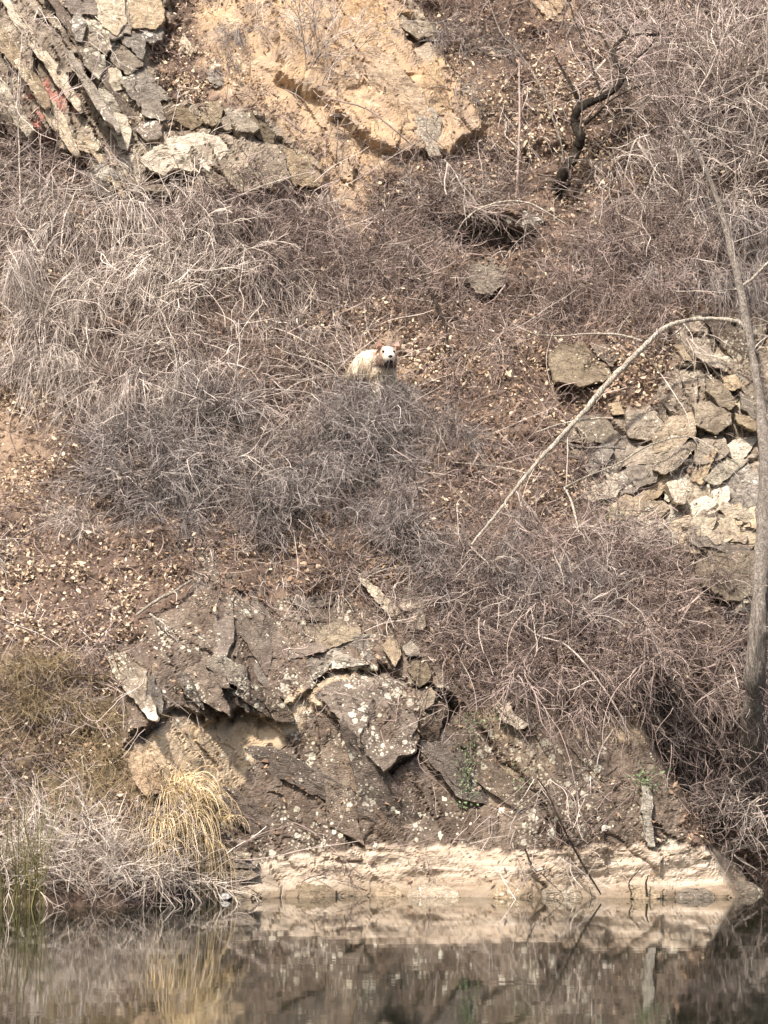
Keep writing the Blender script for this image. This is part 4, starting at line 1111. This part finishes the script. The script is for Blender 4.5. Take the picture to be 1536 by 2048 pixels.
def tree(name, label, cat, trunk, rad, mat, branches=(), off=0.3, ntw=0, tl=0.4, twmat=None, trunkname='trunk', group=None, jit=0.006, seed=0, trad=0.004, brmat=None):
    pp = trunk[0]
    Hh = hit(np.array([pp[0]]), np.array([pp[1]]), pp[2] if len(pp) > 2 else off)[0]
    t = thing(name, label, cat, Hh, group)
    o, C_, ra = limb(trunkname, trunk, rad, mat, t, off, 10 if rad[0] > 0.03 else 6, None, jit, seed, base=Hh)
    if ntw: twigs_on(C_, ra, ntw, tl, t, twmat or mat, Hh, seed, trad)
    for k, (pts, rd) in enumerate(branches):
        o, Cb, rb = limb('branch', pts, rd, brmat or mat, t, off, 6, None, jit, seed + k + 1, base=Hh)
        if ntw: twigs_on(Cb, rb, max(3, ntw // 3), tl * 0.8, t, twmat or mat, Hh, seed + 50 + k, trad)
    return t

tree('gnarled_tree', 'small gnarled dark tree with a crooked trunk and stubby forks at upper right', 'tree',
     [(1112, 385, -0.02), (1128, 345, 0.30), (1152, 305, 0.43), (1162, 275, 0.50), (1150, 248, 0.54), (1155, 222, 0.58), (1178, 206, 0.60), (1205, 196, 0.63), (1235, 172, 0.68), (1245, 145, 0.68), (1232, 128, 0.68), (1226, 108, 0.68), (1235, 88, 0.68), (1262, 74, 0.68), (1325, 72, 0.68)],
     [0.072, 0.062, 0.054, 0.06, 0.048, 0.05, 0.042, 0.042, 0.039, 0.036, 0.030, 0.024, 0.020, 0.014], M['bark_dark'],
     [([(1160, 206, 0.59), (1145, 175, 0.60), (1125, 140, 0.61), (1108, 112, 0.62)], [0.03, 0.02, 0.016, 0.012]),
      ([(1243, 148, 0.68), (1262, 132, 0.68), (1280, 112, 0.68)], [0.032, 0.02, 0.012]),
      ([(1228, 118, 0.68), (1215, 90, 0.68), (1195, 60, 0.68), (1180, 50, 0.68)], [0.02, 0.014, 0.01]),
      ([(1168, 250, 0.53), (1200, 222, 0.58), (1222, 200, 0.63), (1262, 178, 0.68)], [0.02, 0.015, 0.01, 0.008]),
      ([(1262, 74, 0.68), (1235, 48, 0.68), (1205, 15, 0.68)], [0.014, 0.01, 0.008]),
      ([(1205, 196, 0.63), (1190, 150, 0.66), (1175, 100, 0.68), (1150, 40, 0.68), (1140, 0, 0.68)], [0.016, 0.012, 0.010, 0.007]),
      ([(1280, 112, 0.68), (1310, 80, 0.68), (1335, 20, 0.68)], [0.012, 0.010, 0.007]),
      ([(1262, 178, 0.68), (1310, 165, 0.68), (1360, 175, 0.66)], [0.009, 0.008, 0.005]),
      ([(1115, 380, 0.00), (1135, 372, 0.28), (1140, 350, 0.32)], [0.03, 0.022, 0.014])], ntw=40, tl=0.55, twmat=M['twig_pink'], seed=3)
tree('leaning_tree', 'grey trunk at the right edge with a long pale branch arching down to the left', 'tree',
     [(1490, 1580, .1), (1500, 1480, .4), (1512, 1350, .9), (1520, 1200, 1.2), (1528, 1050, 1.3), (1532, 950, 1.3), (1524, 820, 1.2), (1508, 720, 1.1), (1490, 620, 1.0), (1468, 520, 1.0), (1448, 440, 1.0), (1420, 360, 1.0), (1385, 290, 1.0), (1350, 245, 1.0)],
     [0.13, 0.11, 0.095, 0.085, 0.08, 0.07, 0.052, 0.044, 0.046, 0.042, 0.038, 0.030, 0.024, 0.016], M['bark_grey'],
     [([(1495, 655, 1.0), (1470, 642, 1.0), (1420, 637, 1.0), (1370, 642, 1.0), (1325, 658, 1.0), (1280, 700, .95), (1225, 755, .9), (1170, 820, .85), (1110, 885, .85), (1060, 940, .75), (1000, 1018, .85), (942, 1092, .85)],
       [0.018, 0.02, 0.022, 0.025, 0.028, 0.030, 0.029, 0.026, 0.02, 0.014, 0.010]),
      ([(1470, 580, 1.0), (1500, 560, 1.0), (1545, 515, 1.0)], [0.02, 0.016, 0.012]),
      ([(1528, 895, 1.2), (1545, 850, 1.2), (1560, 780, 1.2)], [0.05, 0.04, 0.03])], ntw=34, tl=0.4, twmat=M['twig_pale'], seed=5, jit=0.006, brmat=M['bark_pale'])
LIMBS = [  # name, label, category, points, radii, material, off, twigs
    ('fallen_branch', 'pale side branch curving left across the arching branch, right of the dog', 'branch', [(1285, 682, .9), (1240, 670, .7), (1180, 668, .5), (1110, 672, .4), (1060, 665, .3), (1010, 640, .2)], [.011, .011, .01, .008, .006], 'bark_pale', 4),
    ('fallen_branch', 'bleached stick lying level across the pale arching branch near the right rock pile', 'branch', [(1225, 836, .5), (1180, 838, .6), (1120, 848, .6), (1070, 865, .5)], [.01, .012, .009, .006], 'bark_pale', 3),
    ('fallen_branch', 'dark stick standing above and right of the dog in the brush', 'branch', [(828, 518, .1), (850, 560, .2), (875, 610, .25), (893, 665, .2), (897, 730, .1)], [.010, .016, .018, .016, .01], 'bark_dark', 3),
    ('fallen_log', 'weathered grey log half hidden in brush just left of the dog', 'log', [(570, 700, .1), (610, 722, .2), (655, 745, .2), (690, 762, .1)], [.018, .022, .022, .016], 'bark_grey', 2),
    ('fallen_branch', 'pale bare stick slanting over the leaf litter above the lower cliff at left', 'branch', [(272, 1230, .1), (315, 1200, .22), (350, 1182, .25), (385, 1160, .2)], [.012, .017, .015, .01], 'bark_pale', 2),
    ('fallen_branch', 'short forked pale stick below the slanting stick, above the lower cliff', 'branch', [(300, 1228, .15), (325, 1245, .2), (350, 1268, .15)], [.01, .009, .006], 'bark_pale', 2),
    ('fallen_branch', 'pale broken stick hanging down beside the mossy stones at right', 'branch', [(1128, 975, .3), (1142, 1000, .4), (1152, 1040, .4), (1157, 1068, .3)], [.008, .014, .012, .008], 'bark_pale', 2),
    ('fallen_branch', 'grey branch slanting right from the tip of the long arching branch', 'branch', [(915, 1052, .15), (940, 1090, .25), (975, 1125, .3), (1008, 1160, .2)], [.007, .011, .01, .007], 'bark_pale', 5),
    ('fallen_branch', 'thin grey branch reaching left off the lower part of the arching branch', 'branch', [(1058, 948, .5), (1020, 938, .4), (965, 930, .3), (905, 925, .2)], [.009, .008, .006, .004], 'bark_pale', 3),
    ('fallen_branch', 'slanting twig in front of the pale rock pile at right', 'branch', [(1130, 975, .3), (1180, 950, .5), (1240, 925, .55), (1300, 890, .5), (1380, 872, .45), (1440, 905, .4), (1480, 930, .3)], [.009, .009, .01, .01, .008, .005], 'bark_pale', 6),
    ('fallen_branch', 'level dark stick under the brown blocks, left of the pale rock pile', 'branch', [(1120, 880, .2), (1160, 895, .35), (1210, 895, .4), (1250, 898, .35)], [.012, .014, .012, .009], 'bark_grey', 0),
    ('hanging_vine', 'long thin vine hanging straight down from the arching branch at right', 'vine', [(1137, 852, .8), (1135, 900, .8), (1133, 960, .6), (1130, 985, .4)], [.005, .005, .004], 'twig_pale', 0),
    ('hanging_vine', 'thin pale vine curving down from the arching branch to the brown blocks', 'vine', [(1290, 705, .9), (1320, 745, .6), (1350, 790, .4), (1375, 830, .35), (1382, 870, .3)], [.006, .006, .005, .004], 'twig_white', 1),
    ('bare_sapling', 'long pale sapling crossing from the top edge down to the left of the gnarled tree', 'sapling', [(1130, 385, .05), (1125, 300, .3), (1100, 220, .4), (1070, 150, .4), (1030, 95, .4), (1000, 60, .4), (972, -20, .4)], [.011, .011, .01, .009, .007], 'bark_grey', 6),
    ('bare_sapling', 'straight dark sapling left of the gnarled tree', 'sapling', [(1032, 400, 0), (1037, 320, .3), (1039, 220, .35), (1038, 115, .35)], [.012, .014, .013, .01], 'twig_brown', 3),
    ('bare_sapling', 'upright grey sapling with a bent top right of the gnarled tree', 'sapling', [(1338, 165, .05), (1338, 110, .3), (1338, 70, .35), (1352, 45, .35), (1385, 15, .35)], [.012, .012, .011, .008], 'bark_grey', 4),
    ('fallen_branch', 'long dark twig slanting right before the orange rock', 'branch', [(635, 192, .2), (690, 205, .35), (740, 222, .4), (790, 262, .4), (832, 300, .3)], [.006, .010, .011, .010, .006], 'twig_brown', 4),
    ('dead_stalk', 'thin upright stalk with a flat brown seed head under the orange rock', 'plant', [(672, 330, .0), (674, 290, .2), (675, 258, .25), (675, 232, .25)], [.006, .006, .005], 'twig_brown', 0),
    ('bare_sapling', 'thin upright stem growing out of the brush at the left edge', 'sapling', [(36, 480, 0), (40, 400, .3), (38, 300, .4), (36, 190, .45), (45, 60, .5)], [.010, .010, .008, .006], 'bark_pale', 5),
    ('bare_sapling', 'two-bend pale stem standing at the left edge above the bare soil', 'sapling', [(42, 700, .0), (40, 620, .3), (35, 550, .35), (22, 500, .4)], [.009, .010, .008, .006], 'bark_pale', 4),
    ('fallen_branch', 'dark dead branch in the pond slanting over the pale band at the cliff foot', 'branch', [(1202, 1788, .35), (1180, 1752, .35), (1150, 1700, .3), (1120, 1640, .25), (1095, 1585, .2), (1075, 1555, .15)], [.008, .012, .012, .012, .010, .006], 'bark_dark', 3),
    ('fallen_branch', 'short dark forked twig lying on the pale band at the cliff foot', 'branch', [(1050, 1698, .15), (1060, 1722, .2), (1072, 1742, .2), (1092, 1738, .2)], [.010, .009, .007, .004], 'bark_dark', 2),
    ('fallen_branch', 'thin slanting twig between the two dark branches over the pale band', 'branch', [(1080, 1745, .25), (1100, 1765, .3), (1118, 1782, .3)], [.005, .005, .003], 'bark_dark', 1),
    ('fallen_branch', 'thin dark twig poking out of the pond right of the dead branch', 'branch', [(1264, 1790, .35), (1258, 1765, .35), (1282, 1735, .3)], [.006, .006, .004], 'bark_dark', 2),
    ('fallen_branch', 'short dark stump of a twig at the waterline near the right end of the band', 'branch', [(1294, 1792, .35), (1292, 1770, .35), (1297, 1750, .3)], [.012, .010, .006], 'bark_dark', 0),
    ('fallen_branch', 'long thin brown root running down the slope right of centre', 'branch', [(1255, 1465, .1), (1235, 1420, .2), (1180, 1340, .25), (1130, 1290, .3), (1075, 1270, .3), (1020, 1225, .2)], [.008, .010, .010, .008, .006], 'twig_pale', 5),
    ('fallen_branch', 'pale vine looping down the middle of the slope below the arching branch', 'branch', [(1058, 1148, .2), (1060, 1200, .3), (1070, 1260, .3), (1074, 1300, .3), (1055, 1350, .15)], [.006, .006, .006, .005], 'twig_white', 4),
    ('fallen_branch', 'pale twigs leaning down the bank left of the foot of the grey trunk', 'branch', [(1290, 1240, .2), (1330, 1330, .4), (1380, 1420, .5), (1430, 1480, .5), (1460, 1540, .4)], [.007, .009, .009, .007, .004], 'twig_pale', 5),
    ('fallen_branch', 'pale crooked branch at the left thicket fanning out above the small hollow', 'branch', [(150, 920, .1), (190, 935, .3), (230, 945, .35), (240, 1000, .25)], [.008, .012, .012, .008], 'bark_pale', 8),
    ('fallen_branch', 'dark slanted root beside the tan slab at upper left', 'branch', [(565, 232, .1), (585, 248, .25), (610, 268, .2)], [.010, .013, .008], 'twig_brown', 0),
    ('fallen_branch', 'pale branch arching over the dark hollow', 'branch', [(900, 500, .3), (930, 440, .5), (985, 408, .6), (1050, 405, .6), (1100, 430, .5), (1130, 450, .4)], [.008, .010, .010, .009, .006], 'bark_pale', 7),
    ('fallen_branch', 'thick bleached branch curving over the thicket below the cream ledge', 'branch', [(345, 810, .3), (352, 720, .6), (330, 640, .7), (300, 590, .7)], [.010, .010, .009, .006], 'bark_pale', 6),
]
for k, (nm, lab, cat, pts, rd, mt, ntw) in enumerate(LIMBS):
    tree(nm, lab, cat, pts, rd, M[mt], ntw=ntw, tl=0.22, twmat=M['twig_pale'] if mt in ('bark_pale', 'twig_white', 'twig_pale') else M[mt], trunkname='stem', seed=60 + k, jit=0.005, trad=0.003)
# seed head of the dead stalk
b = hit(np.array([675.]), np.array([232.]), 0.25)[0]
a = np.arange(10) * 2 * math.pi / 10
Vh = np.concatenate([[[0, 0, 0.02]], np.stack([0.10 * np.cos(a), 0.06 * np.sin(a), 0.01 + 0.02 * np.sin(3 * a)], -1), np.stack([0.06 * np.cos(a), 0.04 * np.sin(a), -0.02 + 0 * a], -1)])
Fh = [(0, 1 + i, 1 + (i + 1) % 10) for i in range(10)] + [(1 + i, 11 + i, 11 + (i + 1) % 10) for i in range(10)] + [(1 + i, 11 + (i + 1) % 10, 1 + (i + 1) % 10) for i in range(10)]
stalk = [o for o in bpy.data.objects if o.name.startswith('dead_stalk')][0]
link('seed_head', mesh_np('seed_head', Vh, Fh, M['twig_brown']), stalk, b - np.array(stalk.location))

# ------------------------------------------------------------------ grass tufts, reeds, green sprigs
def blades(n, L, rad, seed, lean, grav, spread, N=9):
    r = np.random.default_rng(seed)
    S0 = r.normal(0, 0.05, (n, 3)); S0[:, 2] = -0.02
    D = np.array(lean)[None] + r.normal(0, spread, (n, 3))
    P = grow(S0, D, L * np.exp(r.normal(0, 0.25, n)), N, 0.06, grav, 0, r)
    R = rad * r.uniform(0.6, 1.3, n)[:, None] * np.linspace(1, 0.3, N)[None]
    return tubes(P, R)
for k, (px, py, L, n, lean, g) in enumerate([(330, 1600, .50, 110, (0.05, -.4, 1), 1.1), (358, 1645, .60, 150, (0.15, -.5, .9), 1.5), (392, 1690, .55, 150, (0.15, -.5, .7), 1.7), (355, 1580, .42, 110, (0.3, -.3, 1), .7),
                                           (412, 1735, .38, 120, (0.05, -.4, .5), 1.8), (320, 1650, .5, 110, (-0.2, -.5, .9), 1.2), (400, 1600, .36, 80, (0.35, -.4, .9), .8), (300, 1700, .45, 90, (0.0, -.4, .8), 1.2), (435, 1640, .3, 40, (0.2, -.4, .9), 1.0)]):
    Vv, Ff = blades(n, L, 0.0050, 700 + k, lean, g, 0.45)
    bq = hit(np.array([float(px)]), np.array([float(py)]), 0.05)[0]
    t = thing('grass_tuft', 'straw coloured grass tuft hanging down the bank between the yellow slab and the pond', 'grass', bq, 'straw grass tufts on the bank')
    q = link('blades', mesh_np('blades', Vv, Ff, M['straw']), t); q['kind'] = 'stuff'
for k, (px, py) in enumerate([(15, 1815), (48, 1818), (78, 1812)]):
    Vv, Ff = blades(16, 0.95, 0.0055, 720 + k, (0.02, -.1, 1.4), 0.12, 0.10, 12)
    bq = hit(np.array([float(px)]), np.array([float(py)]), 0.25)[0]; bq[2] = max(-0.05, min(bq[2], 0.0))
    t = thing('reed_clump', 'thin green reeds standing at the water at the bottom left edge', 'reeds', bq, 'green reeds at the left waterline')
    q = link('blades', mesh_np('blades', Vv, Ff, M['reed']), t); q['kind'] = 'stuff'
def sprig(px, py, n, spread, label, drop=0.0, size=0.018):
    r = np.random.default_rng(int(px))
    bq = hit(np.array([float(px)]), np.array([float(py)]), 0.04)[0]
    t = thing('green_plant', label, 'plant', bq)
    P0 = r.normal(0, 1, (n, 3)) * np.array([spread[0], 0.03, spread[1]]); P0[:, 1] -= 0.05
    st = np.zeros((max(4, n // 8), 6, 3))
    for i in range(len(st)):
        e_ = P0[r.integers(n)]
        st[i] = np.linspace(0, 1, 6)[:, None] * e_[None] + r.normal(0, 0.006, (6, 3)); st[i, 0] = 0
    link('stem', mesh_np('stem', *tubes(st, np.full((len(st), 6), 0.003)), M['twig_brown']), t)
    Rm_ = rot_rand(n, r, np.tile([[0, -1.0, 0.4]], (n, 1)), 0.6)
    Wl = np.einsum('nvi,nij->nvj', leaf_verts(n, r) * size, Rm_) + P0[:, None, :]
    q = link('leaves', mesh_np('leaves', Wl.reshape(-1, 3), (np.arange(n)[:, None, None] * 6 + LF[None]).reshape(-1, 3), M['leaf_green']), t); q['kind'] = 'stuff'
sprig(935, 1560, 200, (.06, .28), 'small green creeper hanging down the dark lower cliff near its centre')
sprig(1292, 1560, 110, (.09, .07), 'green fern-like plant on top of the pale lichened rib near bottom right')
sprig(1050, 1555, 50, (.12, .08), 'scattered green sprigs on the streaked rock beside the dead branch')
sprig(1222, 1030, 60, (.10, .06), 'yellow green moss cushion on the left edge of the pale rock pile')
sprig(1160, 1090, 14, (.04, .04), 'tiny light green sprig under the broken hanging stick')
sprig(985, 1440, 40, (.12, .05), 'low green tuft on the ledge beside the buff stone')

# ------------------------------------------------------------------ the dog
def build_dog():
    foot = hit(np.array([752.0]), np.array([803.0]), 0.0)[0]
    foot[1] -= 0.10
    fur, t, b = new_mat('dog_fur'); g = NB(t)
    tc = g.n('ShaderNodeTexCoord').outputs['Object']
    src_map = g.mapped((1, 1, 1), loc=(5, 5, 5), src=tc)
    wht = g.attr('white'); pnk = g.attr('pink'); drk = g.attr('dark')
    c = g.mix(g.ramp(g.noise(9, 4, 0.6, g.mapped((1, 1, 0.4), src=tc)), 0.35, 0.65), (0.56, 0.45, 0.32), (0.92, 0.84, 0.70))
    c = g.mix(g.math('MULTIPLY', pnk, g.ramp(g.noise(16, 3, 0.6, src_map), 0.38, 0.55)), c, (0.42, 0.26, 0.20)); c = g.mix(g.math('MULTIPLY', wht, g.ramp(g.noise(22, 3, 0.6, src_map), 0.30, 0.45)), c, (0.80, 0.74, 0.64)); c = g.mix(drk, c, (0.035, 0.03, 0.028))
    g.l(c, b.inputs['Base Color'])
    g.l(g.bump(g.noise(60, 4, 0.7, g.mapped((1, 1, 0.3), src=tc)), 0.6, 0.01), b.inputs['Normal'])
    # skeleton, local metres: x right, y away, z up; head turned to the camera at the right front
    verts = [((-0.17, 0.19, 0.43), .140), ((-0.09, 0.09, 0.455), .145), ((0.015, -0.02, 0.45), .140), ((0.075, -0.12, 0.44), .125),      # pelvis..chest
             ((0.105, -0.19, 0.465), .112),                                                                                        # neck
             ((0.118, -0.255, 0.495), .115),                                                                                      # skull
             ((0.122, -0.350, 0.455), .068), ((0.124, -0.410, 0.440), .048)]                                                        # muzzle
    edges = [(0, 1), (1, 2), (2, 3), (3, 4), (4, 5), (5, 6), (6, 7)]
    def chain(root, pts):
        prev = root
        for p, rr_ in pts:
            verts.append((p, rr_)); edges.append((prev, len(verts) - 1)); prev = len(verts) - 1
    for s_ in (-1, 1):
        chain(3, [((0.085 + 0.065 * s_, -0.13, 0.30), .048), ((0.085 + 0.068 * s_, -0.12, 0.17), .033), ((0.085 + 0.068 * s_, -0.13, 0.06), .026), ((0.085 + 0.068 * s_, -0.16, 0.022), .030)])
        chain(0, [((-0.15 + 0.07 * s_, 0.20, 0.29), .070), ((-0.11 + 0.072 * s_, 0.15, 0.20), .044), ((-0.11 + 0.072 * s_, 0.25, 0.13), .029), ((-0.11 + 0.072 * s_, 0.22, 0.04), .026), ((-0.11 + 0.072 * s_, 0.19, 0.02), .032)])
    chain(0, [((-0.06, 0.30, 0.40), .035), ((-0.06, 0.35, 0.31), .035), ((-0.06, 0.36, 0.22), .025)])
    me = bpy.data.meshes.new('body'); me.from_pydata([v[0] for v in verts], edges, []); me.update()
    tmp = link('tmp_body', me)
    sk = tmp.modifiers.new('skin', 'SKIN'); sk.use_smooth_shade = True
    for i, v in enumerate(verts): me.skin_vertices[0].data[i].radius = (v[1], v[1])
    me.skin_vertices[0].data[0].use_root = True
    tmp.modifiers.new('sub', 'SUBSURF').levels = 3
    dg = bpy.context.evaluated_depsgraph_get()
    body = bpy.data.meshes.new_from_object(tmp.evaluated_get(dg)); body.name = 'body'
    bpy.data.objects.remove(tmp)
    body.materials.clear(); body.materials.append(fur)
    n = len(body.vertices); co = np.zeros(n * 3); body.vertices.foreach_get('co', co); co = co.reshape(-1, 3)
    nr = np.zeros(n * 3); body.vertices.foreach_get('normal', nr); nr = nr.reshape(-1, 3)
    def cols(c):
        hx, hy, hz = c[:, 0] - 0.115, c[:, 1] + 0.27, c[:, 2] - 0.475
        head = sstep(-0.17, -0.21, c[:, 1]) * sstep(0.35, 0.38, c[:, 2])
        white = head * np.clip(sstep(0.050, 0.034, np.abs(hx)) + sstep(-0.345, -0.365, c[:, 1]), 0, 1)
        white = np.maximum(white, 0)
        pink = head * (1 - white) * 0.9
        dark = head * sstep(0.412, 0.400, c[:, 2]) * 0.85  # shade under the chin, painted into the coat colour
        legs = sstep(0.30, 0.16, c[:, 2]) * 0.5
        return white, np.maximum(pink, legs * 0.6), np.clip(dark, 0, 1)
    for nm, vals in zip(('white', 'pink', 'dark'), cols(co)):
        at = body.attributes.new(nm, 'FLOAT', 'POINT'); at.data.foreach_set('value', vals.astype(np.float32))
    t_ = thing('dog', 'cream shaggy dog with a white face, standing in the brush and facing the water', 'dog', foot)
    bo = link('body', body, t_)
    # shaggy coat
    r = np.random.default_rng(5)
    k = r.integers(0, n, 11000); ok = (co[k, 2] > 0.08) & (co[k, 1] > -0.33)
    k = k[ok]; L = np.where(co[k, 1] < -0.2, 0.030, 0.060) * r.uniform(0.5, 1.5, len(k))
    D = nr[k] * 0.5 + np.array([-0.1, 0.2, -0.75]) + r.normal(0, 0.32, (len(k), 3))
    P = grow(co[k] - nr[k] * 0.004, D, L, 4, 0.05, 0.5, 0, r)
    R = 0.0028 * np.array([1, .9, .6, .15])[None] * r.uniform(0.7, 1.2, len(k))[:, None]
    Vv, Ff = tubes(P, R)
    c3 = np.repeat(co[k], 12, 0)
    fm = mesh_np('fur', Vv, Ff, fur, False, dict(zip(('white', 'pink', 'dark'), cols(c3))))
    fo = link('fur', fm, t_); fo['kind'] = 'stuff'
    # ears, eyes, nose
    pinkm, tt, bb = new_mat('dog_ear'); bb.inputs['Base Color'].default_value = (0.50, 0.30, 0.25, 1)
    blk, tt, bb = new_mat('dog_nose_and_eyes'); bb.inputs['Base Color'].default_value = (0.02, 0.017, 0.015, 1); bb.inputs['Roughness'].default_value = 0.3
    for s_ in (-1, 1):
        e_ = [(0.118 + s_ * 0.050, -0.262, 0.590), (0.118 + s_ * 0.125, -0.25, 0.535), (0.118 + s_ * 0.100, -0.300, 0.625), (0.118 + s_ * 0.085, -0.215, 0.570), (0.118 + s_ * 0.108, -0.335, 0.572)]
        ev = np.array(e_); ef = [(0, 4, 2), (4, 1, 2), (1, 3, 2), (3, 0, 2), (0, 3, 1), (0, 1, 4)]
        link('ear', mesh_np('ear', ev, ef, pinkm), t_)
    def ball(name, c, rx, ry, rz, mat):
        V_, F_ = [], []
        for i in range(1, 6):
            for j in range(10):
                th, ph = math.pi * i / 6, 2 * math.pi * j / 10
                V_.append((c[0] + rx * math.sin(th) * math.cos(ph), c[1] + ry * math.sin(th) * math.sin(ph), c[2] + rz * math.cos(th)))
        V_ += [(c[0], c[1], c[2] + rz), (c[0], c[1], c[2] - rz)]
        for i in range(4):
            for j in range(10):
                a_, b_ = i * 10 + j, i * 10 + (j + 1) % 10
                F_ += [(a_, a_ + 10, b_ + 10), (a_, b_ + 10, b_)]
        for j in range(10): F_ += [(50, j, (j + 1) % 10), (51, 40 + (j + 1) % 10, 40 + j)]
        link(name, mesh_np(name, V_, F_, mat, True), t_)
    ball('nose', (0.124, -0.456, 0.452), 0.022, 0.016, 0.016, blk)
    for s_ in (-1, 1): ball('eye', (0.118 + s_ * 0.054, -0.355, 0.515), 0.014, 0.013, 0.012, blk)
    ball('mouth', (0.123, -0.415, 0.404), 0.034, 0.028, 0.018, blk)
    return t_
dog = build_dog()
dog.scale = (1.12, 1.12, 1.08)
dog.rotation_euler = (0, 0, math.radians(5))
dog.location.x -= 0.025
dog.location.z -= 0.06

# ------------------------------------------------------------------ labels of repeats: single out what can be singled out
ORD = ['leftmost', 'second from the left', 'third from the left', 'fourth from the left', 'fifth from the left', 'sixth from the left', 'seventh from the left', 'eighth from the left', 'ninth from the left']
groups = {}
for o in COL.objects:
    if o.parent is None and 'group' in o.keys(): groups.setdefault(o['group'], []).append(o)
for gname, mem in groups.items():
    if len(mem) < 2: continue
    pos = {o.name: proj(np.array(o.location)) for o in mem}
    byx = sorted(mem, key=lambda o: pos[o.name][0])
    if len(mem) <= 9:
        for k, o in enumerate(byx): o['label'] = '%s of the %s' % ('rightmost' if k == len(mem) - 1 else ORD[k], gname)
    else:
        byy = sorted(mem, key=lambda o: pos[o.name][1])
        done = set()
        for o, wd in ((byx[0], 'leftmost'), (byx[-1], 'rightmost'), (byy[0], 'topmost'), (byy[-1], 'lowest')):
            if o.name in done: continue
            done.add(o.name); o['label'] = '%s of the %s' % (wd, gname)
